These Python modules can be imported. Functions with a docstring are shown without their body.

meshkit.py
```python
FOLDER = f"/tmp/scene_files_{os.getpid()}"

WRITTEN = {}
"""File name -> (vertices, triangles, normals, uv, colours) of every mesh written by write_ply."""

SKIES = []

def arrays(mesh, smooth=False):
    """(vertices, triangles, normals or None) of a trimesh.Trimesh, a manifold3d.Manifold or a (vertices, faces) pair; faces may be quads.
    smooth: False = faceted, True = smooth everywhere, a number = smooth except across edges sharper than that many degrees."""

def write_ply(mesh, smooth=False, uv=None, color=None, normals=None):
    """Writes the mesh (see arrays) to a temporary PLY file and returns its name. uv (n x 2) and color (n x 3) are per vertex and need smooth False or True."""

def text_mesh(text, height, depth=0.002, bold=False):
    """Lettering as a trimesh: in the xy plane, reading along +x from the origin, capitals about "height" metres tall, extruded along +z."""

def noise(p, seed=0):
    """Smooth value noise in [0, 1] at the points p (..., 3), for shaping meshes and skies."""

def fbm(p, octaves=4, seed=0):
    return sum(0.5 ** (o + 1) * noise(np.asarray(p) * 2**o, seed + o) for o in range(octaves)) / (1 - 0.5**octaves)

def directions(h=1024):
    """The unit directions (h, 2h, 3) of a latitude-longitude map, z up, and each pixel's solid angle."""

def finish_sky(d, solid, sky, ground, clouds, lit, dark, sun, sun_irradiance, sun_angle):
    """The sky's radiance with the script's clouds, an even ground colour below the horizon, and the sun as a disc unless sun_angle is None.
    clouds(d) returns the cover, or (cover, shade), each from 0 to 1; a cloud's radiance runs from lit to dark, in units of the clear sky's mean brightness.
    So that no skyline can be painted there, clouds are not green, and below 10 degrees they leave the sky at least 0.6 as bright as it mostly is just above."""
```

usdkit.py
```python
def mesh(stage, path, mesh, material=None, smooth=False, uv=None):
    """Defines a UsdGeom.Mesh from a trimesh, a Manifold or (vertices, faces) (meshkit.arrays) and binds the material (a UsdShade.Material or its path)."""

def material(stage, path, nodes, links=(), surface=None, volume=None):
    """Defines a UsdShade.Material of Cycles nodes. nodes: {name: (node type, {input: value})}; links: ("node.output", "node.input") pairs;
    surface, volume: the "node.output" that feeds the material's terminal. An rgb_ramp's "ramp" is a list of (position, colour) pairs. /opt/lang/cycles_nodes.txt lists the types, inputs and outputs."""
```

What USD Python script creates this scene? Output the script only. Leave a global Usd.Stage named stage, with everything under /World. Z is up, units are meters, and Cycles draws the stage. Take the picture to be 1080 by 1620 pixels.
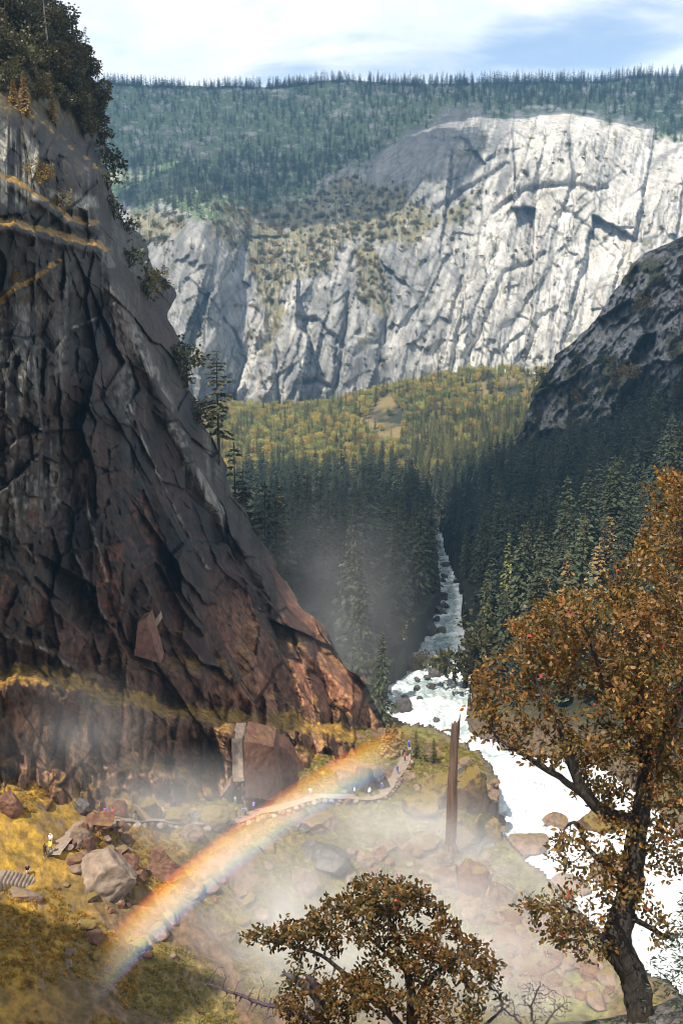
import math, random
import numpy as np, trimesh, manifold3d, usdkit, meshkit
from scipy.interpolate import RBFInterpolator
from scipy.spatial import cKDTree
from scipy.ndimage import gaussian_filter
from pxr import Usd, UsdGeom, UsdLux, UsdShade, Gf, Sdf, Vt

# ------------------------------------------------------------------ camera, sky, sun, exposure
stage = Usd.Stage.CreateInMemory()
UsdGeom.Xform.Define(stage, '/World')
CZ, PITCH, F = 100.0, math.radians(11.0), 1575.0
SUN = np.array([-0.319, -0.423, 0.848]); SUN /= np.linalg.norm(SUN)
EXPOSURE, SKY_STRENGTH, SUN_INTENSITY = 0.85, 0.10, 1.25
HAZE_DENSITY = 0.000085
cam = UsdGeom.Camera.Define(stage, '/World/camera')
cam.CreateFocalLengthAttr(35.0); cam.CreateHorizontalApertureAttr(24.0); cam.CreateVerticalApertureAttr(36.0)
cam.CreateClippingRangeAttr(Gf.Vec2f(0.1, 30000)); cam.CreateExposureAttr(EXPOSURE)
cam.AddTranslateOp().Set(Gf.Vec3d(0, 0, CZ)); cam.AddRotateXOp().Set(90 - math.degrees(PITCH))

sky = UsdLux.DomeLight.Define(stage, '/World/sky')
sky_mat = usdkit.material(stage, '/World/Looks/sky', {
    's': ('sky_texture', {'sky_type': 'single_scattering', 'sun_disc': False, 'sun_elevation': math.asin(SUN[2]),
                          'sun_rotation': math.atan2(SUN[0], SUN[1]), 'air_density': 1.0, 'aerosol_density': 1.0}),
    'tc': ('texture_coordinate', {}),
    'mp': ('mapping', {'mapping_type': 'point', 'scale': (1.0, 1.0, 2.6), 'location': (3.37, 0.9, 0.12)}),
    'n': ('noise_texture', {'scale': 3.1, 'detail': 7, 'roughness': 0.56, 'distortion': 0.35}),
    'cov': ('map_range', {'range_type': 'smoothstep', 'from_min': 0.385, 'from_max': 0.56, 'to_min': 0.15, 'to_max': 1.0, 'clamp': True}),
    'n2': ('noise_texture', {'scale': 6.5, 'detail': 6, 'roughness': 0.6}),
    'ramp': ('rgb_ramp', {'ramp': [(0.32, (5.2, 5.7, 6.3)), (0.6, (7.4, 7.5, 7.6))]}),
    'mix': ('mix', {'mix_type': 'mix'}),
    'b': ('background_shader', {'strength': SKY_STRENGTH})},
    [('tc.generated', 'mp.vector'), ('mp.vector', 'n.vector'), ('mp.vector', 'n2.vector'), ('n.fac', 'cov.value'), ('n2.fac', 'ramp.fac'),
     ('cov.result', 'mix.fac'), ('s.color', 'mix.color1'), ('ramp.color', 'mix.color2'), ('mix.color', 'b.color')], surface='b.background')
UsdShade.MaterialBindingAPI.Apply(sky.GetPrim()).Bind(sky_mat)
sky.GetPrim().SetCustomDataByKey('kind', 'structure')
sun = UsdLux.DistantLight.Define(stage, '/World/sun')
sun.CreateIntensityAttr(SUN_INTENSITY); sun.CreateAngleAttr(0.5); sun.CreateNormalizeAttr(True); sun.CreateColorAttr(Gf.Vec3f(1.0, 0.93, 0.82))
_x = np.cross([0, 0, 1.0], SUN); _x /= np.linalg.norm(_x); _y = np.cross(SUN, _x)
sun.AddTransformOp().Set(Gf.Matrix4d(*_x, 0, *_y, 0, *SUN, 0, 0, 0, 0, 1))

# ------------------------------------------------------------------ helpers
def dirs(px, py):
    px, py = np.asarray(px, float), np.asarray(py, float)
    zc = -(py - 810) / F
    return (px - 540) / F, math.cos(PITCH) + zc * math.sin(PITCH), -math.sin(PITCH) + zc * math.cos(PITCH)

def P(px, py, Y):
    x, y, z = dirs(px, py)
    t = Y / y
    return np.stack(np.broadcast_arrays(x * t, Y + 0 * t, CZ + z * t), -1)

used = {}
def numbered(parent, name):
    k = (parent, name); used[k] = used.get(k, -1) + 1
    return f'{parent}/{name}' + (f'_{used[k]:03d}' if used[k] else '')

def tag(prim, label=None, cat=None, group=None, kind=None):
    p = prim.GetPrim() if hasattr(prim, 'GetPrim') else prim
    for k, v in (('label', label), ('category', cat), ('group', group), ('kind', kind)):
        if v: p.SetCustomDataByKey(k, v)
    return p

def parent_path(parent):
    return '/World' if parent is None else str(parent.GetPath())

def obj(name, mesh, mat, parent=None, smooth=False, tint=None):
    m = usdkit.mesh(stage, numbered(parent_path(parent), name), mesh, M.get(mat) if isinstance(mat, str) else mat, smooth=smooth)
    if tint is not None:
        UsdGeom.PrimvarsAPI(m).CreatePrimvar('tint', Sdf.ValueTypeNames.Color3fArray, 'vertex').Set(Vt.Vec3fArray.FromNumpy(np.ascontiguousarray(tint, np.float32)))
    return m.GetPrim()

def place(x, loc, rz=0.0, sc=1.0, rx=0.0):
    x = UsdGeom.Xform(x)
    p = x.GetPrim()
    s = (sc, sc, sc) if np.ndim(sc) == 0 else sc
    T = np.eye(4)
    for opn, val, add in (('xformOp:translate', Gf.Vec3d(*map(float, loc)), x.AddTranslateOp), ('xformOp:rotateZ', float(rz), x.AddRotateZOp),
                          ('xformOp:rotateX', float(rx), x.AddRotateXOp), ('xformOp:scale', Gf.Vec3f(*map(float, s)), x.AddScaleOp)):
        at = p.GetAttribute(opn)
        if at and at.IsValid(): at.Set(val)
        else: add().Set(val)

def thing(name, label, cat, loc=(0, 0, 0), rz=0.0, sc=1.0, group=None, rx=0.0):
    x = UsdGeom.Xform.Define(stage, numbered('/World', name))
    place(x.GetPrim(), loc, rz, sc, rx)
    return tag(x, label, cat, group)

def dup(root, loc, rz, sc, label, group=None, cat=None, rx=0.0, name=None):
    was = root.GetCustomData()
    base = name or root.GetName()
    if base[-4:-3] == '_' and base[-3:].isdigit(): base = base[:-4]
    x = UsdGeom.Xform.Define(stage, numbered('/World', base))
    x.GetPrim().GetReferences().AddInternalReference(root.GetPath())
    x.GetPrim().SetInstanceable(True)
    place(x.GetPrim(), loc, rz, sc, rx)
    return tag(x, label, cat or was['category'], group or was.get('group'))

def instancer(name, protos, pts, idx, rot, scale, parent=None):
    """protos: list of (mesh, material); a PointInstancer counted as one mass."""
    pi = UsdGeom.PointInstancer.Define(stage, numbered(parent_path(parent), name))
    path = str(pi.GetPath())
    rel = []
    for k, parts in enumerate(protos):
        h = UsdGeom.Xform.Define(stage, f'{path}/kind_{k:03d}' if k else f'{path}/kind')
        for j, (mesh, mat, nm, tint) in enumerate(parts):
            q = usdkit.mesh(stage, f'{h.GetPath()}/{nm}', mesh, M[mat], smooth=False)
            if tint is not None:
                UsdGeom.PrimvarsAPI(q).CreatePrimvar('tint', Sdf.ValueTypeNames.Color3fArray, 'vertex').Set(Vt.Vec3fArray.FromNumpy(np.ascontiguousarray(tint, np.float32)))
        rel.append(h.GetPath())
    pi.CreatePrototypesRel().SetTargets(rel)
    pi.CreatePositionsAttr(Vt.Vec3fArray.FromNumpy(np.asarray(pts, np.float32)))
    pi.CreateProtoIndicesAttr(Vt.IntArray.FromNumpy(np.asarray(idx, np.int32)))
    s = np.asarray(scale, np.float32)
    if s.ndim == 1: s = np.repeat(s[:, None], 3, 1)
    pi.CreateScalesAttr(Vt.Vec3fArray.FromNumpy(np.ascontiguousarray(s)))
    h = np.asarray(rot) / 2
    pi.CreateOrientationsAttr(Vt.QuathArray([Gf.Quath(float(math.cos(a)), 0, 0, float(math.sin(a))) for a in h]))
    return pi.GetPrim()

def smoothstep(a, b, x):
    t = np.clip((np.asarray(x, float) - a) / (b - a), 0, 1)
    return t * t * (3 - 2 * t)

def h2(i, j, k):
    h = (i * 374761393 + j * 668265263 + k * 1442695041) & 0xFFFFFFFF
    h = ((h ^ (h >> 13)) * 1274126177) & 0xFFFFFFFF
    h = ((h ^ (h >> 16)) * 2246822519) & 0xFFFFFFFF
    return ((h ^ (h >> 15)) & 0xFFFFFF) / 16777215.0

def facets(a, b, seed, tilt=1.0):
    """Tilted flat pieces over the plane (a, b): (height of the piece's plane, gap to the next piece, random per piece)."""
    a, b = np.asarray(a, float), np.asarray(b, float)
    ia, ib = np.floor(a).astype(np.int64), np.floor(b).astype(np.int64)
    d1 = np.full(a.shape, 9.0); d2 = np.full(a.shape, 9.0); hgt = np.zeros(a.shape); rid = np.zeros(a.shape)
    for di in (-1, 0, 1):
        for dj in (-1, 0, 1):
            i, j = ia + di, ib + dj
            ca, cb = i + h2(i, j, seed), j + h2(i, j, seed + 7)
            d = np.hypot(a - ca, b - cb)
            near = d < d1
            d2 = np.where(near, d1, np.minimum(d2, d))
            r = h2(i, j, seed + 13)
            pl = (r - .5) + tilt * ((h2(i, j, seed + 19) - .5) * (a - ca) + (h2(i, j, seed + 23) - .5) * (b - cb))
            hgt = np.where(near, pl, hgt); rid = np.where(near, r, rid); d1 = np.where(near, d, d1)
    return hgt, d2 - d1, rid

def n3(a, b, sa, sb, seed, oct=4):
    a, b = np.broadcast_arrays(a, b)
    return meshkit.fbm(np.stack([np.asarray(a, float) / sa, np.asarray(b, float) / sb, np.zeros(np.shape(a))], -1), oct, seed)

def grid_faces(nv, nu):
    i = np.arange(nv * nu).reshape(nv, nu)
    a, b, c, d = i[:-1, :-1].ravel(), i[:-1, 1:].ravel(), i[1:, 1:].ravel(), i[1:, :-1].ravel()
    return np.vstack([np.stack([a, d, c], 1), np.stack([a, c, b], 1)])

def grid_normals(p):
    du, dv = np.gradient(p, axis=1), np.gradient(p, axis=0)
    n = np.cross(dv, du); n /= np.maximum(np.linalg.norm(n, axis=-1, keepdims=True), 1e-9)
    return n

def rbf(ctrl, fn=lambda v: v, inv=lambda v: v, sm=0.0, sc=(1.0, 1.0)):
    c = np.array(ctrl, float)
    r = RBFInterpolator(c[:, :2] * sc, fn(c[:, 2]), kernel='thin_plate_spline', smoothing=sm)
    def f(a, b):
        a, b = np.broadcast_arrays(np.asarray(a, float), np.asarray(b, float))
        return inv(r(np.stack([a.ravel(), b.ravel()], 1) * sc)).reshape(a.shape)
    return f

def inpoly(px, py, poly, soft=0.0, wob=None):
    """1 inside the polygon (pixel plane of the modelling sheet), feathered."""
    import shapely
    pg = shapely.Polygon(poly)
    pts = shapely.points(np.stack([np.ravel(px), np.ravel(py)], 1))
    shapely.prepare(pg)
    ins = shapely.contains(pg, pts)
    if not soft: return ins.reshape(np.shape(px)).astype(float)
    d = shapely.distance(pg.exterior, pts) * np.where(ins, 1, -1)
    d = d.reshape(np.shape(px)) + (0 if wob is None else wob)
    return smoothstep(-soft, soft, d)

def polydist(px, py, line):
    px, py = np.asarray(px, float), np.asarray(py, float)
    best = np.full(px.shape, 1e9)
    for (x0, y0), (x1, y1) in zip(line[:-1], line[1:]):
        L = (x1 - x0) ** 2 + (y1 - y0) ** 2
        t = np.clip(((px - x0) * (x1 - x0) + (py - y0) * (y1 - y0)) / L, 0, 1)
        best = np.minimum(best, np.hypot(px - x0 - t * (x1 - x0), py - y0 - t * (y1 - y0)))
    return best

def tube(pts, rad, sides=6, cap=True):
    pts = np.asarray(pts, float); n = len(pts); rad = np.broadcast_to(np.asarray(rad, float), (n,))
    t = np.gradient(pts, axis=0); t /= np.maximum(np.linalg.norm(t, axis=1, keepdims=True), 1e-9)
    u = np.cross(t[0], [0.3, 0.9, 0.1]); u /= np.linalg.norm(u)
    ang = np.arange(sides) * 2 * np.pi / sides
    v = []
    for k in range(n):
        u = u - t[k] * (u @ t[k]); u /= np.linalg.norm(u); w = np.cross(t[k], u)
        v.append(pts[k] + rad[k] * (np.cos(ang)[:, None] * u + np.sin(ang)[:, None] * w))
    v = np.vstack(v)
    i = np.arange((n - 1) * sides).reshape(n - 1, sides); j = np.roll(i, -1, 1)
    f = np.vstack([np.stack([i.ravel(), j.ravel(), (j + sides).ravel()], 1), np.stack([i.ravel(), (j + sides).ravel(), (i + sides).ravel()], 1)])
    if cap:
        v = np.vstack([v, pts[-1:], pts[:1]]); e = (n - 1) * sides; s = np.arange(sides); r = np.roll(s, -1)
        f = np.vstack([f, np.stack([e + s, e + r, np.full(sides, n * sides)], 1), np.stack([r, s, np.full(sides, n * sides + 1)], 1)])
    return v, f

def join(parts):
    vs, fs, n = [], [], 0
    for v, f in parts:
        vs.append(v); fs.append(np.asarray(f) + n); n += len(v)
    return np.vstack(vs), np.vstack(fs)

# ------------------------------------------------------------------ materials
M = {}
def tint_mat(name, scale, amount=0.5, rough=0.9, bump=0.3, bdist=0.3, spec=0.3, stretch=(1, 1, 1), nscale2=None):
    """Base colour from the mesh's own 'tint', broken up by two noises, with a noise bump."""
    M[name] = usdkit.material(stage, f'/World/Looks/{name}', {
        'at': ('attribute', {'attribute': 'tint'}), 'g': ('geometry', {}),
        'mp': ('mapping', {'mapping_type': 'point', 'scale': tuple(scale * s for s in stretch)}),
        'n': ('noise_texture', {'scale': 1.0, 'detail': 6, 'roughness': 0.65}),
        'r': ('map_range', {'from_min': 0.3, 'from_max': 0.7, 'to_min': 1 - amount, 'to_max': 1 + amount, 'clamp': True}),
        'm': ('vector_math', {'math_type': 'scale'}),
        'b': ('bump', {'strength': bump, 'distance': bdist}),
        'p': ('principled_bsdf', {'roughness': rough, 'specular_ior_level': spec})},
        [('g.position', 'mp.vector'), ('mp.vector', 'n.vector'), ('n.fac', 'r.value'), ('at.color', 'm.vector1'), ('r.result', 'm.scale'),
         ('m.vector', 'p.base_color'), ('n.fac', 'b.height'), ('b.normal', 'p.normal')], surface='p.BSDF')

def leaf_mat(name, rand=0.35, trans=0.3, rough=0.55):
    """Leaves: own 'tint', varied per copy, a little light passing through."""
    M[name] = usdkit.material(stage, f'/World/Looks/{name}', {
        'at': ('attribute', {'attribute': 'tint'}), 'oi': ('object_info', {}),
        'r': ('map_range', {'from_min': 0.0, 'from_max': 1.0, 'to_min': 1 - rand, 'to_max': 1 + rand, 'clamp': True}),
        'm': ('vector_math', {'math_type': 'scale'}),
        'p': ('principled_bsdf', {'roughness': rough, 'specular_ior_level': 0.3}),
        't': ('translucent_bsdf', {}), 'x': ('mix_closure', {'fac': trans})},
        [('oi.random', 'r.value'), ('at.color', 'm.vector1'), ('r.result', 'm.scale'), ('m.vector', 'p.base_color'), ('m.vector', 't.color'),
         ('p.BSDF', 'x.closure1'), ('t.BSDF', 'x.closure2')], surface='x.closure')

def plain(name, col, rough=0.8, amount=0.3, scale=3.0, bump=0.3, bdist=0.05, spec=0.3, stretch=(1, 1, 1), moss=None):
    c = np.array(col)
    if moss:
        M[name] = usdkit.material(stage, f'/World/Looks/{name}', {
            'g': ('texture_coordinate', {}), 'ge': ('geometry', {}), 'mp': ('mapping', {'mapping_type': 'point', 'scale': tuple(scale * s for s in stretch)}),
            'n': ('noise_texture', {'scale': 1.0, 'detail': 6, 'roughness': 0.65}), 'r': ('rgb_ramp', {'ramp': [(0.3, tuple(c * (1 - amount))), (0.7, tuple(c * (1 + amount)))]}),
            'sx': ('separate_xyz', {}), 'nz': ('math', {'math_type': 'multiply_add', 'value2': 1.6, 'value3': 0.0}), 'cl': ('map_range', {'range_type': 'smoothstep', 'from_min': moss, 'from_max': moss + .22, 'to_min': 0.0, 'to_max': .9, 'clamp': True}),
            'x': ('mix', {'color2': (0.155, 0.11, 0.028)}), 'b': ('bump', {'strength': bump, 'distance': bdist}), 'p': ('principled_bsdf', {'roughness': rough, 'specular_ior_level': spec})},
            [('g.object', 'mp.vector'), ('mp.vector', 'n.vector'), ('n.fac', 'r.fac'), ('ge.normal', 'sx.vector'), ('n.fac', 'nz.value1'), ('sx.z', 'nz.value3'), ('nz.value', 'cl.value'), ('cl.result', 'x.fac'), ('r.color', 'x.color1'), ('x.color', 'p.base_color'), ('n.fac', 'b.height'), ('b.normal', 'p.normal')], surface='p.BSDF')
        return
    M[name] = usdkit.material(stage, f'/World/Looks/{name}', {
        'g': ('texture_coordinate', {}), 'mp': ('mapping', {'mapping_type': 'point', 'scale': tuple(scale * s for s in stretch)}),
        'n': ('noise_texture', {'scale': 1.0, 'detail': 6, 'roughness': 0.65}),
        'r': ('rgb_ramp', {'ramp': [(0.3, tuple(c * (1 - amount))), (0.7, tuple(c * (1 + amount)))]}),
        'b': ('bump', {'strength': bump, 'distance': bdist}), 'p': ('principled_bsdf', {'roughness': rough, 'specular_ior_level': spec})},
        [('g.object', 'mp.vector'), ('mp.vector', 'n.vector'), ('n.fac', 'r.fac'), ('r.color', 'p.base_color'), ('n.fac', 'b.height'), ('b.normal', 'p.normal')], surface='p.BSDF')

M['cliff_rock'] = usdkit.material(stage, '/World/Looks/cliff_rock', {
    'at': ('attribute', {'attribute': 'tint'}), 'g': ('geometry', {}),
    'mp': ('mapping', {'mapping_type': 'point', 'scale': (.7, .7, .7)}), 'n': ('noise_texture', {'scale': 1.0, 'detail': 9, 'roughness': 0.72}),
    'ms': ('mapping', {'mapping_type': 'point', 'scale': (.5, .5, .035)}), 'ns': ('noise_texture', {'scale': 1.0, 'detail': 5, 'roughness': 0.6, 'distortion': .3}),
    'mv': ('mapping', {'mapping_type': 'point', 'scale': (.45, .45, .16)}), 'vo': ('voronoi_texture', {'feature': 'distance_to_edge', 'scale': 1.0}), 'vr': ('map_range', {'from_min': 0.0, 'from_max': 0.05, 'to_min': .45, 'to_max': 1.0, 'clamp': True}),
    'r': ('map_range', {'from_min': 0.36, 'from_max': 0.68, 'to_min': .4, 'to_max': 1.9, 'clamp': True}), 'rs': ('map_range', {'from_min': 0.36, 'from_max': 0.66, 'to_min': .65, 'to_max': 1.35, 'clamp': True}),
    'k': ('math', {'math_type': 'multiply'}), 'k2': ('math', {'math_type': 'multiply'}), 'm': ('vector_math', {'math_type': 'scale'}),
    'b': ('bump', {'strength': .8, 'distance': .5}), 'p': ('principled_bsdf', {'roughness': .62, 'specular_ior_level': .3})},
    [('g.position', 'mp.vector'), ('mp.vector', 'n.vector'), ('g.position', 'ms.vector'), ('ms.vector', 'ns.vector'), ('g.position', 'mv.vector'), ('mv.vector', 'vo.vector'), ('vo.distance', 'vr.value'), ('n.fac', 'r.value'), ('ns.fac', 'rs.value'), ('r.result', 'k.value1'), ('rs.result', 'k.value2'), ('k.value', 'k2.value1'), ('vr.result', 'k2.value2'),
     ('at.color', 'm.vector1'), ('k2.value', 'm.scale'), ('m.vector', 'p.base_color'), ('n.fac', 'b.height'), ('b.normal', 'p.normal')], surface='p.BSDF')
tint_mat('far_granite', 0.07, 0.4, rough=0.9, bump=0.7, bdist=4.0, stretch=(1, 1, 0.4))
tint_mat('spur_rock', 0.3, 0.6, rough=0.9, bump=1.0, bdist=2.0)
tint_mat('ground_cover', 0.9, 0.55, rough=0.95, bump=0.9, bdist=0.5)
tint_mat('trail_dirt', 2.0, 0.25, rough=0.95, bump=0.3, bdist=0.1)
leaf_mat('needles', 0.35, 0.2)
leaf_mat('leaves', 0.3, 0.35, rough=0.42)
plain('bark_dark', (0.035, 0.028, 0.024), 0.9, 0.6, 30.0, 1.0, 0.02, stretch=(1, 1, 0.35))
plain('bark_conifer', (0.07, 0.045, 0.03), 0.9, 0.4, 3.0, 0.5, 0.1, stretch=(1, 1, 0.2))
plain('dead_wood', (0.20, 0.16, 0.14), 0.85, 0.5, 2.2, 0.8, 0.15, stretch=(2, 2, 0.15))
plain('grey_wood', (0.055, 0.05, 0.055), 0.8, 0.6, 25.0, 0.9, 0.02, stretch=(1, 1, 0.4))
plain('bare_twig', (0.06, 0.042, 0.05), 0.8, 0.4, 20.0, 0.3, 0.01)
plain('snag_wood', (0.105, 0.062, 0.043), 0.85, 0.65, 1.1, 0.9, 0.25, stretch=(1.6, 1.6, 0.12))
plain('boulder_tan', (0.17, 0.115, 0.085), 0.85, 0.5, 0.9, 1.0, 0.3, moss=1.62)
plain('boulder_rust', (0.13, 0.062, 0.04), 0.85, 0.5, 0.9, 1.0, 0.3, moss=1.68)
plain('boulder_wet', (0.06, 0.052, 0.047), 0.5, 0.5, 0.8, 0.9, 0.3, spec=0.4)
plain('boulder_pale', (0.21, 0.155, 0.115), 0.85, 0.4, 0.8, 0.9, 0.3)
plain('boulder_moss', (0.10, 0.062, 0.035), 0.95, 0.5, 1.0, 1.0, 0.4, moss=1.15)
plain('rock_tan', (0.21, 0.17, 0.12), 0.9, 0.35, 0.5, 0.7, 0.2)
M['river_water'] = usdkit.material(stage, '/World/Looks/river_water', {
    'at': ('attribute', {'attribute': 'tint'}), 'g': ('geometry', {}),
    'mp': ('mapping', {'mapping_type': 'point', 'scale': (0.55, 0.32, 0.55)}),
    'n': ('noise_texture', {'scale': 1.0, 'detail': 8, 'roughness': 0.62, 'distortion': 0.8}),
    'add': ('math', {'math_type': 'add'}),
    'sep': ('separate_color', {'color_type': 'rgb'}),
    'foam': ('map_range', {'range_type': 'smoothstep', 'from_min': 0.66, 'from_max': 1.16, 'to_min': 0.0, 'to_max': 1.0, 'clamp': True}),
    'mix': ('mix', {'color1': (0.20, 0.27, 0.265), 'color2': (0.64, 0.66, 0.66)}),
    'rg': ('map_range', {'from_min': 0.0, 'from_max': 1.0, 'to_min': 0.12, 'to_max': 0.8}),
    'b': ('bump', {'strength': 0.8, 'distance': 0.8}), 'p': ('principled_bsdf', {'ior': 1.33})},
    [('g.position', 'mp.vector'), ('mp.vector', 'n.vector'), ('at.color', 'sep.color'), ('n.fac', 'add.value1'), ('sep.r', 'add.value2'), ('add.value', 'foam.value'),
     ('foam.result', 'mix.fac'), ('mix.color', 'p.base_color'), ('foam.result', 'rg.value'), ('rg.result', 'p.roughness'), ('n.fac', 'b.height'), ('b.normal', 'p.normal')], surface='p.BSDF')

def lerp3(c, col, w):
    return c * (1 - w[..., None]) + np.array(col) * w[..., None]

# ------------------------------------------------------------------ valley ground (one height sheet) and river
def zw(Y):                                                        # water level below the camera, by distance
    return CZ + np.interp(Y, [60, 195, 214, 300, 400, 560, 650, 800, 1000], [-97, -97.5, -98.5, -107, -119, -141, -151, -158, -162])

def water_Y(py):
    _, y, z = dirs(540, py)
    Y = np.linspace(60, 900, 8000)
    return Y[np.argmin(np.abs(CZ + z / y * Y - zw(Y)))]

bank = [(1690, 1075, 1500), (1600, 990, 1420), (1500, 905, 1330), (1450, 850, 1250), (1400, 800, 1180), (1350, 760, 1110), (1300, 785, 1060), (1250, 775, 1010), (1220, 742, 960),
        (1185, 690, 800), (1160, 628, 755), (1140, 596, 738), (1100, 622, 732), (1070, 640, 732), (1050, 655, 730), (1000, 682, 727), (950, 699, 729), (900, 692, 714), (875, 688, 704), (862, 685, 701), (852, 680, 700)]
_bY, _bl, _br = [], [], []
for py, l, r in bank:
    if py < 1110: l, r = l - .10 * (r - l), r + .14 * (r - l)
    Y = water_Y(py); _bY.append(Y); _bl.append(float(P(l, py, Y)[0])); _br.append(float(P(r, py, Y)[0]))
_bY += [760, 950, 1500]; _bl += [60, 55, 120]; _br += [74, 70, 140]
def banks(Y): return np.interp(Y, _bY, _bl), np.interp(Y, _bY, _br)

gc = [  # (px, py, Y) on the ground
    (640, 1195, 186), (610, 1262, 161), (560, 1262, 157), (480, 1270, 150), (390, 1300, 142), (290, 1302, 136), (190, 1303, 129), (100, 1347, 113), (0, 1410, 99), (-150, 1450, 92),
    (700, 1345, 151), (660, 1260, 163), (700, 1200, 186), (740, 1250, 176), (690, 1400, 141), (760, 1450, 137), (700, 1500, 129), (850, 1560, 124), (800, 1620, 116), (540, 1620, 108), (300, 1620, 97), (0, 1620, 85),
    (-200, 1620, 78), (300, 1500, 113), (150, 1450, 109), (450, 1450, 125), (560, 1400, 137), (600, 1500, 123), (-150, 1300, 105), (0, 1250, 109), (60, 1205, 113), (30, 1200, 112), (-60, 1205, 108), (100, 1235, 116), (130, 1290, 121), (0, 1330, 106), (-150, 1220, 112),
    (450, 1380, 131), (300, 1400, 122), (540, 1330, 146), (800, 1720, 100), (400, 1720, 90), (0, 1720, 74),
    (600, 1180, 200), (480, 1240, 168), (350, 1270, 152), (220, 1270, 142),
    (650, 1062, 275), (600, 1000, 305), (520, 958, 335), (430, 880, 335), (560, 1100, 255), (480, 926, 450), (600, 930, 450), (400, 866, 600), (550, 872, 600), (665, 876, 600), (400, 836, 700), (600, 840, 700), (350, 806, 800), (550, 808, 800), (700, 812, 800), (640, 950, 395),
    (735, 1000, 345), (800, 950, 330), (900, 900, 305), (1000, 860, 300), (1100, 820, 320), (1250, 760, 340), (740, 905, 470), (735, 1100, 262), (860, 1010, 262), (960, 990, 250), (1080, 950, 240), (1250, 900, 230),
    (780, 1130, 235), (900, 1090, 228), (1100, 1080, 215), (1000, 1200, 195), (1090, 1290, 172), (1200, 1250, 172), (1300, 1100, 170), (1150, 1400, 140), (1300, 1600, 105),
    (760, 800, 600), (900, 765, 560), (1000, 730, 560), (1100, 665, 600), (1250, 600, 620), (830, 740, 720),
    (700, 778, 900), (400, 770, 900), (600, 774, 900), (800, 752, 900), (300, 766, 900), (100, 750, 900),
    (762, 585, 1300), (620, 622, 1250), (480, 662, 1250), (830, 640, 1170), (700, 700, 1050), (830, 695, 1000), (560, 690, 1080), (400, 680, 1200), (300, 640, 1250), (960, 620, 1200), (1100, 600, 1200),
    (760, 610, 1460), (500, 645, 1460), (1000, 600, 1460), (300, 630, 1460), (700, 640, 1180)]
_gw = [P(*c) for c in gc]
_ground = rbf([(p[0], p[1], p[2] - CZ) for p in _gw], sm=0.5, sc=(0.01, 0.01))
def ground_z(x, y):
    x, y = np.broadcast_arrays(np.asarray(x, float), np.asarray(y, float))
    z = CZ + _ground(x, y)
    near = smoothstep(420, 220, y)
    z = z + near * (3.6 * (meshkit.fbm(np.stack([x / 13, y / 13, 0 * x], -1), 4, 3) - .5) + 2.0 * (meshkit.fbm(np.stack([x / 3.1, y / 3.1, 0 * x], -1), 4, 5) - .5))
    z = z + (1 - near) * 7 * (meshkit.fbm(np.stack([x / 60, y / 60, 0 * x], -1), 4, 9) - .5)
    l, r = banks(y); w = zw(y)
    d = np.maximum(l - x, x - r) + 2.2 * (meshkit.fbm(np.stack([x / 7, y / 7, 0 * x], -1), 3, 21) - .5)
    out = np.maximum(z, w + 0.25 + 0.22 * np.minimum(d, 14) - 0.1 * np.maximum(d - 14, 0))
    cut = np.minimum(out, w + .25 + .55 * np.maximum(d, 0) + .02 * np.maximum(d, 0) ** 2)   # banks rise gently from the water
    res = np.where(d > 0, np.where(x > r, cut, out), w - 2.2 * np.minimum(1, -d / 2.0) + .25)
    return np.where(y > 780, np.maximum(res, z), res)

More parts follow.
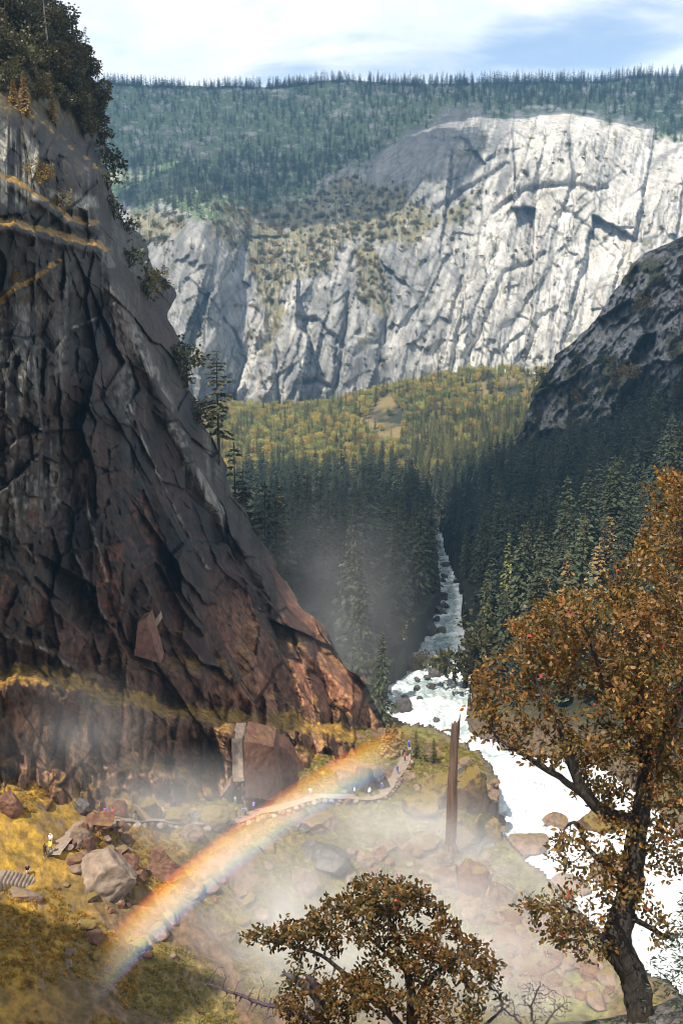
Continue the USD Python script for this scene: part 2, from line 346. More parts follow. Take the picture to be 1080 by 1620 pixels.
def ground_hit(px, py, y0=70.0, y1=1400.0):
    """Where the line of sight through a photograph point meets the ground."""
    Y = y0 * (y1 / y0) ** np.linspace(0, 1, 1500)
    p = P(px, py, Y)
    g = ground_z(p[:, 0], p[:, 1])
    k = np.argmax(p[:, 2] < g)
    return np.array([p[k, 0], p[k, 1], g[k]])

gpx = np.linspace(-230, 1290, 760); gY = 66.0 * (1560 / 66.0) ** np.linspace(0, 1, 580)
GX = (gpx[None, :] - 540) / F * gY[:, None] * 1.12; GY = np.repeat(gY[:, None], 760, 1)
GZ = ground_z(GX, GY)
gp = np.stack([GX, GY, GZ], -1)
gn = grid_normals(gp); gn *= np.sign(gn[..., 2:])
# the ground's own colours: golden moss and grass, rusty earth, dark forest floor, tan open wood on the knoll
nA = meshkit.fbm(np.stack([GX / 9, GY / 9, 0 * GX], -1), 4, 31); nB = meshkit.fbm(np.stack([GX / 2.2, GY / 2.2, 0 * GX], -1), 3, 33); nC = meshkit.fbm(np.stack([GX / 26, GY / 26, 0 * GX], -1), 3, 35)
col = np.zeros(gp.shape) + np.array([0.19, 0.135, 0.038])
col = lerp3(col, (0.32, 0.185, 0.025), smoothstep(-20, -32, GX) * smoothstep(.25, .5, nC + .1))
col = lerp3(col, (0.15, 0.135, 0.035), smoothstep(-12, 6, GX))
col = lerp3(col, (0.15, 0.085, 0.05), smoothstep(.5, .62, nA) * .9 * smoothstep(-40, -18, GX))
col = lerp3(col, (0.07, 0.055, 0.022), smoothstep(.55, .4, nB) * .55)
col = lerp3(col, (0.19, 0.12, 0.085), smoothstep(.85, .6, gn[..., 2]) * .8)
_l, _r = banks(GY); _d = np.maximum(_l - GX, GX - _r)
col = lerp3(col, (0.10, 0.075, 0.06), smoothstep(5, 0, _d) * .8)
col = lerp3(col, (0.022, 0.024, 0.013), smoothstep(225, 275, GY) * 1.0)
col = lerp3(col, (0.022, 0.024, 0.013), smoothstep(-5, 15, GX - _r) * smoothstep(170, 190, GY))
col = lerp3(col, (0.15, 0.11, 0.045), smoothstep(860, 1000, GY) * smoothstep(.35, .6, nC))
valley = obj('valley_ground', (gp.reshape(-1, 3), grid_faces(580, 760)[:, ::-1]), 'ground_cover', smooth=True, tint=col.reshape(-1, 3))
tag(valley, kind='structure')
far = trimesh.creation.box([8900, 9100, 3]); far.apply_translation([0, 4000, -82])
tag(obj('terrain', far, 'rock_tan'), kind='structure')

# river sheet
wY = 100 * (900 / 100.0) ** np.linspace(0, 1, 620); wu = np.linspace(-0.25, 1.25, 110)
wl, wr = banks(wY)
WX = wl[:, None] + (wr - wl)[:, None] * wu[None, :]; WY = np.repeat(wY[:, None], len(wu), 1)
wn = meshkit.fbm(np.stack([WX / 3.0, WY / 4.5, 0 * WX], -1), 4, 41); wn2 = meshkit.fbm(np.stack([WX / 9.0, WY / 6.0, 0 * WX], -1), 3, 43)
amp = np.interp(WY, [120, 240, 420, 900], [2.8, 1.6, 1.1, 0.9])
WZ = zw(WY) + amp * (np.abs(wn - .5) * 2.2 - .3) + amp * .9 * (wn2 - .5)
foam = np.interp(WY, [150, 195, 240, 300, 480, 700], [0.60, 0.56, 0.48, 0.46, 0.46, 0.5]) + 0.5 * (wn2 - .5) - .25 * smoothstep(.35, .1, np.abs(wu - .5)[None, :]) * smoothstep(240, 320, WY)
river = obj('river', (np.stack([WX, WY, WZ], -1).reshape(-1, 3), grid_faces(620, len(wu))[:, ::-1]), 'river_water', smooth=True, tint=np.repeat(foam.reshape(-1, 1), 3, 1))
tag(river, kind='structure')

# ------------------------------------------------------------------ left cliff
edge_py = [-120, -80, 0, 60, 110, 170, 230, 330, 400, 470, 560, 640, 740, 830, 930, 1000, 1080, 1150, 1185, 1320]
edge_px = [40, 48, 72, 104, 132, 142, 160, 187, 226, 270, 290, 312, 357, 402, 456, 510, 562, 603, 634, 640]
lc = [(-160, -80, 190), (0, -80, 215), (60, -80, 235), (-160, 60, 160), (0, 60, 180), (100, 60, 225), (-160, 140, 140), (0, 150, 150), (90, 190, 180), (145, 150, 232), (160, 235, 225),
      (-160, 250, 120), (0, 250, 132), (80, 260, 150), (150, 280, 185), (180, 300, 225), (-160, 400, 115), (0, 400, 126), (100, 400, 150), (160, 420, 180), (228, 420, 226),
      (-160, 600, 112), (0, 600, 122), (120, 600, 142), (220, 600, 172), (298, 600, 224), (-160, 800, 112), (0, 800, 122), (150, 800, 145), (280, 800, 180), (385, 800, 227),
      (-160, 950, 113), (0, 950, 124), (180, 950, 148), (330, 950, 178), (462, 950, 220), (-160, 1060, 116), (0, 1060, 128), (200, 1060, 150), (400, 1060, 178), (545, 1060, 210),
      (-160, 1300, 116), (0, 1300, 130), (200, 1300, 147), (400, 1290, 168), (520, 1230, 190), (615, 1180, 208)]
_lc = rbf(lc, np.log, np.exp, sm=0.002, sc=(.01, .01))
ledges = [  # (line, metres it steps back above the line, pixels over which it does, moss)
    ([(-200, 100), (0, 160), (60, 190), (110, 232), (150, 262), (190, 300)], 7.0, 26, .5),
    ([(-200, 180), (0, 272), (60, 312), (112, 346), (150, 352)], 5.0, 11, 1.),
    ([(-200, 330), (0, 346), (60, 366), (150, 384), (170, 392)], 6.0, 12, 1.),
    ([(-200, 520), (0, 474), (30, 455), (60, 440), (95, 415)], 2.0, 14, .9),
    ([(-200, 800), (0, 716), (40, 690), (82, 670)], 1.6, 8, 0.0),
    ([(-200, 900), (0, 880), (40, 905), (90, 960), (150, 1010)], 2.0, 9, .1),
    ([(-200, 1010), (0, 1000), (60, 1016), (130, 1062), (180, 1075)], 3.0, 12, .25),
    ([(-200, 1090), (40, 1068), (120, 1080), (160, 1100), (250, 1120), (350, 1134), (480, 1150), (620, 1176)], 9.0, 30, 1.),
    ([(330, 1140), (420, 1165), (520, 1205), (600, 1215)], 4.0, 16, .7),
    ([(200, 1215), (240, 1212), (300, 1222), (340, 1255)], 3.5, 18, .8)]
def ledge_terms(px, py):
    back = np.zeros(np.shape(px)); moss = np.zeros(np.shape(px))
    for line, m, wpx, ms in ledges:
        l = np.array(line, float)
        ly = np.interp(px, l[:, 0], l[:, 1]) + 7 * (n3(px, py * 0, 24, 1, 51) - .5) * 2
        wide = wpx * (0.6 + 0.9 * n3(px, py * 0, 40, 1, 53))
        ends = smoothstep(l[0, 0] - 10, l[0, 0] + 10, px) * smoothstep(l[-1, 0] + 25, l[-1, 0] - 15, px)
        t = (ly - py) / wide
        back += m * ends * smoothstep(-.5, .5, t) - min(.5 * m, 1.7) * ends * np.exp(-((t + .85) / .5) ** 2)
        if ms: moss = np.maximum(moss, ms * ends * np.exp(-((t - .05) / .5) ** 2))
    return back, moss
RIB = [(140, 330), (185, 470), (245, 600), (300, 735), (360, 835), (425, 935), (480, 1020), (560, 1110)]
BAY = [(95, 470), (160, 470), (225, 610), (300, 770), (410, 960), (380, 1060), (160, 1040), (60, 880), (100, 700)]
VEINS = [([(0, 718), (40, 692), (82, 672)], 3), ([(205, 640), (240, 730), (290, 830), (330, 900)], 2.2), ([(8, 735), (24, 800), (34, 862), (60, 890)], 3), ([(130, 770), (150, 850), (170, 920)], 3), ([(120, 880), (150, 950), (185, 1010)], 2.5), ([(70, 580), (110, 520), (155, 500)], 2.5), ([(0, 1005), (70, 1025), (130, 1066), (200, 1078)], 4)]
def left_Y(px, py, detail=True):
    px, py = np.broadcast_arrays(np.asarray(px, float), np.asarray(py, float))
    Y = _lc(px, py)
    back, moss = ledge_terms(px, py)
    lower = smoothstep(1090, 1140, py)
    Y = Y + back - 9 - 7 * smoothstep(1150, 1290, py)
    wx = px + 7 * (n3(px, py, 24, 24, 61) - .5); wy = py + 9 * (n3(px, py, 24, 24, 63) - .5)
    # slabs that dip from upper left to lower right, steeper towards the left
    ca, sa = math.cos(math.radians(61)), math.sin(math.radians(61))
    al, ac = wx * ca + wy * sa, -wx * sa + wy * ca
    w = smoothstep(90, 260, px - 0.1 * (py - 500))
    h1, e1, r1 = facets(ac / 84, al / 260, 101, 1.9); h2_, e2, r2 = facets(ac / 30, al / 100, 103, 1.9)
    g1, f1, s1 = facets(wx / 70, wy / 170, 111, 1.7); g2, f2, s2 = facets(wx / 24, wy / 66, 113, 1.6)
    sc = Y / 150
    h3, e3, r3 = facets(ac / 12, al / 34, 105, 2.0); g3, f3, s3 = facets(wx / 11, wy / 20, 115, 2.0)
    d = w * (8.5 * h1 + 3.0 * h2_ + .8 * h3) + (1 - w) * (8.0 * g1 + 3.2 * g2 + .9 * g3)
    d = d * (1 - .6 * lower)
    c1, c2, c3 = facets(wx / 21, wy / 120, 121, 1.8); k1, k2, k3 = facets(px / 12, py / 26, 131, 1.8)
    d = d + lower * (4.0 * c1 * smoothstep(130, 200, px) + 1.3 * k1)
    rd = polydist(wx, wy, RIB)
    d = d - 4.5 * np.exp(-(rd / 13) ** 2) + 5.0 * inpoly(px, py, BAY, 22)
    for line, wd in VEINS: d = d - 1.1 * np.exp(-(polydist(wx, wy, line) / (wd * 1.3)) ** 2)
    top = smoothstep(250, 170, py + 0.0 * px)
    d = d * (1 - .5 * top)
    edge = np.minimum(w * e1 + (1 - w) * f1, .6 * (w * e2 + (1 - w) * f2) + .01)
    return Y + d * sc, moss, edge, (w, r1, r2, s1, s2, lower, c3, w * r3 + (1 - w) * s3)
NV, NU = 900, 420
pv = np.linspace(-120, 1320, NV); eg = np.interp(pv, edge_py, edge_px)
eg = eg + gaussian_filter(24 * facets(pv / 40, pv * 0 + .5, 85, 1.4)[0] * smoothstep(150, 260, pv), 5) + 8 * (n3(pv, pv * 0, 18, 1, 81, 3) - .5)
u = np.linspace(0, 1, NU)
LX = -190 + (eg[:, None] + 190) * u[None, :]; LV = np.repeat(pv[:, None], NU, 1)
LY, Lmoss, Ledge, (Lw, Lr1, Lr2, Ls1, Ls2, Llow, Lc2, Lr3) = left_Y(LX, LV)
LY = gaussian_filter(LY, .6)
# the cliff turns away behind its outline
bk = 14; kk = np.arange(1, bk + 1) / bk
BX = eg[:, None] - 10 * kk[None, :] ** 2; BY = LY[:, -1:] + 95 * kk[None, :] ** 1.6 + 3
lp = P(np.hstack([LX, BX]), np.hstack([LV, np.repeat(pv[:, None], bk, 1)]), np.hstack([LY, BY]))
ln = grid_normals(lp)[:, :NU]; ln *= np.sign((ln * (lp[:, :NU] - [0, 0, CZ])).sum(-1, keepdims=True)) * -1
stre = n3(LX, LV, 7, 140, 91, 4); blot = n3(LX, LV, 45, 60, 93, 4); fine = n3(LX, LV, 3, 4, 95, 3)
reg = n3(LX, LV, 90, 120, 92, 3); fine = n3(LX, LV, 9, 11, 95, 3)
face = np.where(Lw > .5, Lr2, Ls2); big = np.where(Lw > .5, Lr1, Ls1)
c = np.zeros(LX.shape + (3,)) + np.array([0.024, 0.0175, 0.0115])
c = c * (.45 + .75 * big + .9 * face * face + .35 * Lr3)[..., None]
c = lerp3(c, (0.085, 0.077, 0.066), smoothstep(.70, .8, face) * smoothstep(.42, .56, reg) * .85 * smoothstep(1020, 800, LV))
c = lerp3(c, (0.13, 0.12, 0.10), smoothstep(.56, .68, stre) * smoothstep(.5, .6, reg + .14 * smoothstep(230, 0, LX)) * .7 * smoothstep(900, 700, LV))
c = c * (1 - .68 * inpoly(LX, LV, BAY, 18, 40 * (blot - .5)))[..., None]  # darkens the recessed bay: shade painted into the rock colour
gr = smoothstep(.42, .6, n3(LX, LV, 5, 9, 94, 3))
c = lerp3(c, (0.11, 0.103, 0.088), inpoly(LX, LV, [(-200, 470), (60, 480), (92, 560), (88, 720), (110, 800), (60, 850), (-200, 760)], 14, 60 * (stre - .5)) * gr * .85)  # speckled grey rock, its sunlit brightness put into the colour
c = lerp3(c, (0.17, 0.155, 0.13), smoothstep(15, 5, polydist(LX + 14 * (blot - .5), LV, RIB)) * smoothstep(.30, .55, face + .4 * (gr - .5)) * .9 * smoothstep(1080, 900, LV))  # pale paint on the rib stands in for the light it catches
c = lerp3(c, (0.10, 0.092, 0.078), inpoly(LX, LV, [(160, 470), (190, 470), (215, 640), (195, 680), (178, 600)], 8, 24 * (stre - .5)) * .8 * gr)
for line, wd in VEINS: c = lerp3(c, (0.24, 0.20, 0.16), smoothstep(wd, wd * .4, polydist(LX + 8 * (fine - .5), LV + 8 * (blot - .5), line)) * .8 * smoothstep(.3, .5, fine))
c = lerp3(c, (0.005, 0.005, 0.005), smoothstep(.45, .34, stre) * .8)
c = lerp3(c, (0.036, 0.017, 0.011), smoothstep(.5, .62, blot) * .6 * smoothstep(380, 520, LV))
c = lerp3(c, (0.095, 0.040, 0.021) , smoothstep(850, 1060, LV + .3 * (LX - 250)) * (.35 + .6 * face))
c = lerp3(c, (0.26, 0.115, 0.062), smoothstep(.55, .75, face) * smoothstep(900, 1010, LV + .25 * (LX - 400)) * smoothstep(320, 420, LX) * .8)
c = lerp3(c, (0.11, 0.043, 0.026), smoothstep(.8, .93, face) * smoothstep(720, 880, LV) * smoothstep(1100, 1040, LV) * .75 * smoothstep(.3, .6, fine))
c = lerp3(c, (0.17, 0.085, 0.045), smoothstep(1105, 1150, LV) * (.45 + .5 * fine))
c = lerp3(c, (0.27, 0.15, 0.085), smoothstep(1115, 1160, LV) * smoothstep(.55, .8, Lc2) * .8)
c = lerp3(c, (0.05, 0.028, 0.018), smoothstep(1115, 1160, LV) * smoothstep(.35, .15, Lc2) * .8)
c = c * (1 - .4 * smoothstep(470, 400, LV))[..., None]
c = lerp3(c, (0.27, 0.25, 0.20), inpoly(LX, LV, [(-200, 120), (0, 190), (40, 205), (64, 240), (66, 320), (30, 330), (-200, 260)], 10, 30 * (blot - .5)) * .85 * smoothstep(.34, .5, stre))
c = lerp3(c, (0.22, 0.205, 0.175), inpoly(LX, LV, [(75, 300), (150, 312), (155, 326), (90, 330)], 6) * .9)
c = lerp3(c, (0.004, 0.004, 0.004), smoothstep(.035, .01, Ledge) * .85)
up = ln[..., 2]
mossw = smoothstep(.42, .58, Lmoss * (.1 + 1.5 * n3(LX, LV, 8, 5, 99, 4)))
mossw = np.maximum(mossw, smoothstep(.72, .9, up) * .55 * smoothstep(900, 1100, LV))
c = lerp3(c, (0.24, 0.135, 0.022), mossw * .95)
c = lerp3(c, (0.09, 0.065, 0.022), smoothstep(200, 130, LV - .25 * LX) * .9)
cc = np.concatenate([c, np.repeat(c[:, -1:], bk, 1)], 1)
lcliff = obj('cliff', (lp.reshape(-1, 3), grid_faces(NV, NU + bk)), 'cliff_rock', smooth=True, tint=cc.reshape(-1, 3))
tag(lcliff, kind='structure')

# near wall of the gorge, left of the frame: the falls' own cliff runs on towards the viewer
nv_, nu_ = 60, 70
vv, uu = np.meshgrid(np.linspace(0, 1, nv_), np.linspace(0, 1, nu_), indexing='ij')
nx = -58 - 10 * vv - 6 * np.sin(uu * 5) + 7 * facets(uu * 7, vv * 4, 201, 1.2)[0]
ny = -40 + 150 * uu; nz = 20 + (np.interp(ny, [-40, 30, 44, 110], [140, 138, 84, 78])) * vv * (1 - .12 * np.sin(uu * 9))  # top line shaped to throw shade on the lower left slope
npnt = np.stack([nx, ny, nz], -1)
npnt = np.concatenate([npnt, npnt[-1:] + [-60, 0, 10]], 0)
tag(obj('gorge_wall', (npnt.reshape(-1, 3), grid_faces(nv_ + 1, nu_)), 'cliff_rock', smooth=True, tint=np.zeros((npnt.shape[0] * npnt.shape[1], 3)) + [.09, .08, .07]), kind='structure')

# ------------------------------------------------------------------ far wall, far slope, ridge (one sheet)
fc = [(100, 700, 1330), (250, 700, 1330), (400, 690, 1370), (500, 680, 1390), (620, 690, 1400), (740, 690, 1420), (840, 690, 1430), (1000, 690, 1430), (1250, 690, 1430),
      (100, 560, 1350), (270, 560, 1330), (330, 560, 1320), (400, 560, 1400), (480, 560, 1400), (560, 560, 1420), (700, 560, 1470), (850, 560, 1500), (1000, 560, 1500), (1250, 560, 1500),
      (100, 440, 1450), (250, 440, 1400), (320, 440, 1360), (400, 450, 1480), (480, 450, 1470), (570, 440, 1520), (700, 430, 1560), (850, 430, 1590), (1000, 430, 1590), (1250, 430, 1590),
      (250, 350, 1560), (315, 352, 1420), (400, 370, 1640), (500, 350, 1690), (600, 330, 1720), (700, 330, 1690), (850, 310, 1720), (1000, 310, 1720), (1250, 310, 1720),
      (100, 320, 1850), (220, 310, 1850), (400, 290, 1900), (550, 260, 1950), (650, 215, 1960), (760, 190, 1960), (900, 186, 1940), (1010, 215, 1950), (1080, 225, 1960), (1250, 230, 1970),
      (100, 210, 2300), (300, 210, 2300), (500, 200, 2350), (700, 150, 2400), (900, 150, 2350), (1050, 160, 2250), (1250, 150, 2300),
      (100, 125, 2900), (300, 128, 2900), (500, 125, 2900), (700, 125, 2900), (900, 120, 2850), (1080, 115, 2750), (1250, 110, 2750)]
_fc = rbf(fc, np.log, np.exp, sm=0.001, sc=(.01, .01))
veg_line = [(100, 335), (190, 330), (300, 335), (330, 350), (400, 345), (480, 320), (540, 270), (600, 235), (660, 205), (700, 180), (760, 178), (830, 190), (900, 178), (960, 190), (1010, 205), (1080, 222), (1250, 225)]
RAMPS = [[(320, 330), (470, 310), (560, 280), (640, 300), (690, 355), (650, 395), (560, 375), (525, 425), (430, 470), (400, 400), (350, 380)],
         [(395, 400), (440, 430), (450, 520), (425, 560), (405, 480)], [(560, 390), (590, 395), (620, 480), (605, 510), (570, 470)], [(690, 350), (760, 290), (770, 300), (715, 350)],
         [(215, 340), (300, 340), (290, 370), (230, 395)]]
FCRACKS = [([(430, 480), (436, 560), (440, 640)], 5, 26), ([(560, 400), (552, 470), (540, 560), (528, 625)], 6, 30), ([(604, 430), (612, 490), (606, 540)], 5, 24), ([(715, 380), (735, 470), (720, 560), (716, 600)], 5, 22),
           ([(740, 565), (775, 490), (800, 430), (860, 405)], 7, 26), ([(330, 470), (370, 530), (400, 600)], 4, 16), ([(480, 505), (505, 512), (532, 540)], 6, 26), ([(470, 608), (500, 604), (520, 612)], 5, 26),
           ([(655, 215), (680, 180), (672, 260)], 6, 26), ([(780, 335), (830, 300), (900, 290), (960, 300)], 5, 20), ([(770, 250), (860, 225), (940, 235)], 5, 20), ([(600, 245), (640, 200), (700, 175)], 6, 22),
           ([(690, 330), (740, 300), (800, 260)], 7, 20), ([(380, 370), (420, 470), (430, 540)], 6, 20), ([(880, 320), (930, 360), (960, 400)], 5, 16), ([(820, 500), (850, 520), (830, 570)], 4, 14)]
def far_fields(px, py):
    px, py = np.broadcast_arrays(np.asarray(px, float), np.asarray(py, float))
    ly = np.interp(px, [a for a, b in veg_line], [b for a, b in veg_line]) + 62 * (n3(px, py, 34, 40, 141, 5) - .5)
    veg = smoothstep(8, -8, py - ly)
    wob = 34 * (n3(px, py, 26, 26, 143) - .5)
    ramp = np.zeros(px.shape)
    for pg in RAMPS: ramp = np.maximum(ramp, inpoly(px, py, pg, 7, wob))
    return veg, ramp
def far_Y(px, py):
    px, py = np.broadcast_arrays(np.asarray(px, float), np.asarray(py, float))
    Y = _fc(px, py)
    veg, ramp = far_fields(px, py)
    wx = px + 9 * (n3(px, py, 20, 20, 151) - .5); wy = py + 14 * (n3(px, py, 20, 20, 153) - .5)
    a1, e1, r1 = facets((wx + .22 * wy) / 60, wy / 210, 155, 1.3); a2, e2, r2 = facets((wx + .3 * wy) / 19, wy / 95, 157, 1.5); a3, e3, r3 = facets((wx - .15 * wy) / 7, wy / 40, 159, 1.4)
    rock = np.clip(1 - veg * .85 - .45 * ramp, 0.1, 1)
    b1, b2, b3 = facets((wx + .9 * wy) / 30, (wy - .5 * wx) / 60, 160, 1.6)
    d = rock * (42 * a1 + 11 * a2 + 2.6 * a3 + 6 * b1 + 4 * (n3(px, py, 30, 50, 161, 5) - .5)) + veg * 45 * (n3(px, py, 38, 24, 163, 4) - .5)
    for line, wd, dp in FCRACKS:
        d = d + .6 * dp * np.exp(-(polydist(wx, wy, line) / (wd * .75)) ** 2)
    d = d * smoothstep(108, 150, py + .0 * px) + 0
    return Y + d, veg, ramp, (e1, np.minimum(e2, b2), r1, r2, b3)
ridge_px = [60, 165, 300, 420, 500, 560, 640, 760, 880, 950, 1000, 1080, 1250]; ridge_py = [130, 130, 136, 136, 128, 127, 132, 130, 128, 128, 120, 118, 112]
FNU, FNV = 600, 320
fu = np.linspace(60, 1250, FNU); fv = np.linspace(0, 1, FNV) ** 0.95
rt = np.interp(fu, ridge_px, ridge_py) + 5 * (n3(fu, fu * 0, 30, 1, 165, 4) - .5)
FX = np.repeat(fu[None, :], FNV, 0); FV = rt[None, :] + (700 - rt)[None, :] * fv[:, None]
FY, Fveg, Framp, (Fe1, Fe2, Fr1, Fr2, Fr3) = far_Y(FX, FV)
FY = gaussian_filter(FY, .5)
fp = P(FX, FV, FY)
fn_ = grid_normals(fp); fn_ *= -np.sign((fn_ * (fp - [0, 0, CZ])).sum(-1, keepdims=True))
st = n3(FX + .3 * FV, FV, 6, 70, 171, 4); bl = n3(FX, FV, 60, 60, 173, 4); fi = n3(FX, FV, 2.5, 3.5, 175, 3)
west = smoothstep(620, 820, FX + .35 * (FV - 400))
st2 = n3(FX + .15 * FV, FV, 2.6, 46, 172, 3)
c = np.zeros(FX.shape + (3,)) + np.array([0.185, 0.178, 0.165])
c = lerp3(c, (0.36, 0.338, 0.30), west * .95)  # paler right part: its sunlit look painted into the granite
c = lerp3(c, (0.33, 0.315, 0.285), smoothstep(.5, .64, bl) * .55 * (1 - west))
c = c * (0.72 + .5 * Fr2 * .6 + .35 * Fr3)[..., None]
c = lerp3(c, (0.10, 0.10, 0.10), smoothstep(.48, .36, st) * .6 * (1 - .5 * west))
c = lerp3(c, (0.11, 0.11, 0.11), smoothstep(.44, .34, st2) * smoothstep(.45, .58, n3(FX, FV, 50, 40, 174, 3)) * .7)
c = lerp3(c, (0.28, 0.20, 0.13), smoothstep(.60, .70, st2) * smoothstep(.5, .6, bl) * .35)
c = lerp3(c, (0.08, 0.08, 0.08), smoothstep(.04, .01, Fe1) * .6)
c = lerp3(c, (0.09, 0.09, 0.085), smoothstep(.06, .015, Fe2) * .7 * smoothstep(.42, .55, n3(FX, FV, 14, 14, 178, 3)))
c = lerp3(c, (0.10, 0.10, 0.10), inpoly(FX, FV, [(690, 230), (740, 205), (800, 195), (815, 260), (790, 300), (720, 300)], 14, 30 * (bl - .5)) * .6 * smoothstep(.6, .45, st))
c = lerp3(c, (0.13, 0.13, 0.13), inpoly(FX, FV, [(560, 260), (620, 220), (700, 180), (730, 215), (690, 260), (640, 300), (590, 300)], 16, 36 * (bl - .5)) * .6)
c = lerp3(c, (0.07, 0.07, 0.03), smoothstep(.64, .70, n3(FX, FV, 7, 9, 180, 4)) * smoothstep(.47, .56, n3(FX, FV, 45, 45, 182, 3)) * .75)
c = lerp3(c, (0.11, 0.105, 0.05), Framp * smoothstep(.35, .55, fi + .1) * .8)
c = lerp3(c, (0.22, 0.15, 0.04), Framp * smoothstep(.6, .66, fi) * .6)
green = np.array([0.068, 0.098, 0.042])
bare = smoothstep(.60, .68, n3(FX, FV, 22, 7, 177, 4)) * .8
c = lerp3(c, green, Fveg * (1 - bare))
c = lerp3(c, (0.27, 0.26, 0.24), Fveg * smoothstep(.63, .7, n3(FX, FV, 4, 2.5, 179, 3)) * .6)
top_rows = [fp]
back_rows = np.stack([fp[0] + np.array([0, 60.0, -6.0]), fp[0] + np.array([0, 500.0, -60.0]), fp[0] + np.array([0, 2500.0, -500.0])])[::-1]
fall = np.concatenate([back_rows, fp], 0); cfall = np.concatenate([np.repeat(c[:1], 3, 0), c], 0)
fw = obj('mountainside', (fall.reshape(-1, 3), grid_faces(FNV + 3, FNU)), 'far_granite', smooth=True, tint=cfall.reshape(-1, 3))
tag(fw, kind='structure')

# ------------------------------------------------------------------ right spur of dark granite
sp_edge_py = [250, 300, 375, 400, 420, 450, 480, 520, 545, 560, 590, 612, 650, 690, 715, 780]
sp_edge_px = [1260, 1190, 1078, 1022, 996, 978, 962, 930, 902, 880, 868, 846, 836, 820, 804, 770]
sc_ = [(1078, 375, 690), (1250, 375, 600), (1250, 260, 690), (996, 420, 690), (1100, 450, 620), (1250, 480, 560), (930, 520, 690), (1020, 530, 640), (1150, 560, 570), (868, 590, 700), (960, 600, 650), (1080, 620, 590), (1250, 620, 530),
       (820, 690, 720), (900, 690, 660), (1000, 690, 610), (1150, 690, 560), (770, 780, 720), (900, 780, 610), (1050, 780, 560), (1250, 780, 500)]
_sp = rbf(sc_, np.log, np.exp, sm=0.001, sc=(.01, .01))
def spur_Y(px, py):
    px, py = np.broadcast_arrays(np.asarray(px, float), np.asarray(py, float))
    Y = _sp(px, py)
    wx = px + 7 * (n3(px, py, 30, 30, 181) - .5); wy = py + 7 * (n3(px, py, 30, 30, 183) - .5)
    ca, sa = math.cos(math.radians(-52)), math.sin(math.radians(-52))
    al, ac = wx * ca + wy * sa, -wx * sa + wy * ca
    a1, e1, r1 = facets(ac / 34, al / 80, 185, 1.6); a2, e2, r2 = facets(ac / 10, al / 24, 187, 1.8); a3, e3, r3 = facets(wx / 5, wy / 7, 189, 1.2)
    return Y + 26 * a1 + 10 * a2 + 5 * a3 + 4 * (n3(px, py, 20, 24, 191, 5) - .5), np.minimum(e1, e2), r2
SNV, SNU = 260, 240
sv = np.linspace(260, 780, SNV); se = np.interp(sv, sp_edge_py, sp_edge_px) + 12 * (n3(sv, sv * 0, 16, 1, 193, 4) - .5)
su = np.linspace(0, 1, SNU)
SX = se[:, None] + (1330 - se)[:, None] * su[None, :]; SV = np.repeat(sv[:, None], SNU, 1)
SY, Se1, Sr2 = spur_Y(SX, SV); SY = gaussian_filter(SY, .45)
kb = np.arange(10, 0, -1) / 10
SBX = se[:, None] + 8 * kb[None, :] ** 2; SBY = SY[:, :1] + 180 * kb[None, :] ** 1.5 + 4
sp_ = P(np.hstack([SBX, SX]), np.hstack([np.repeat(sv[:, None], 10, 1), SV]), np.hstack([SBY, SY]))
c = np.zeros(SX.shape + (3,)) + np.array([0.20, 0.196, 0.188])
c = lerp3(c, (0.22, 0.21, 0.20), smoothstep(.55, .85, Sr2) * .8)
c = lerp3(c, (0.06, 0.06, 0.06), smoothstep(.04, .012, Se1) * .6)
sveg = smoothstep(.52, .60, n3(SX, SV, 26, 22, 195, 4)) * smoothstep(360, 430, SV)
sveg = np.maximum(sveg, smoothstep(620, 720, SV + .25 * (SX - 850)) * .9)
c = lerp3(c, (0.055, 0.052, 0.02), sveg * .9)
c = np.concatenate([np.repeat(c[:, :1], 10, 1), c], 1)
tag(obj('granite_spur', (sp_.reshape(-1, 3), grid_faces(SNV, SNU + 10)), 'spur_rock', smooth=True, tint=c.reshape(-1, 3)), kind='structure')

# ------------------------------------------------------------------ clouds placed overhead, out of the frame, to shade the forest, the spur, the far wall and ridge
M['cloud_white'] = usdkit.material(stage, '/World/Looks/cloud_white', {'d': ('principled_bsdf', {'base_color': (.8, .8, .82), 'roughness': 1.0}), 't': ('transparent_bsdf', {}), 'x': ('mix_closure', {'fac': 0.42})},
    [('d.BSDF', 'x.closure1'), ('t.BSDF', 'x.closure2')], surface='x.closure')
def cloud(center, radii, seed):
    m = trimesh.creation.icosphere(5); v = m.vertices.copy()
    r = 0.72 + 0.55 * meshkit.fbm(v * 2.1 + seed, 5, seed)
    v = v * r[:, None]; v[:, 2] = np.where(v[:, 2] < -.25, -.25 + .2 * (v[:, 2] + .25), v[:, 2])
    return (v * radii + center, m.faces)
def cloud_over(spot, height, radii, seed):
    t = (height - spot[2]) / SUN[2]
    tag(obj('cloud', cloud(np.array(spot) + SUN * t, radii, seed), 'cloud_white', smooth=True), kind='structure')
cloud_over((10, 505, -10), 1250, (120, 200, 60), 1)
cloud_over((270, 620, -10), 1330, (230, 255, 70), 2)
cloud_over((150, 2560, 480), 1500, (1500, 560, 120), 5)
cloud_over((-40, 1900, 260), 1420, (330, 210, 60), 7)
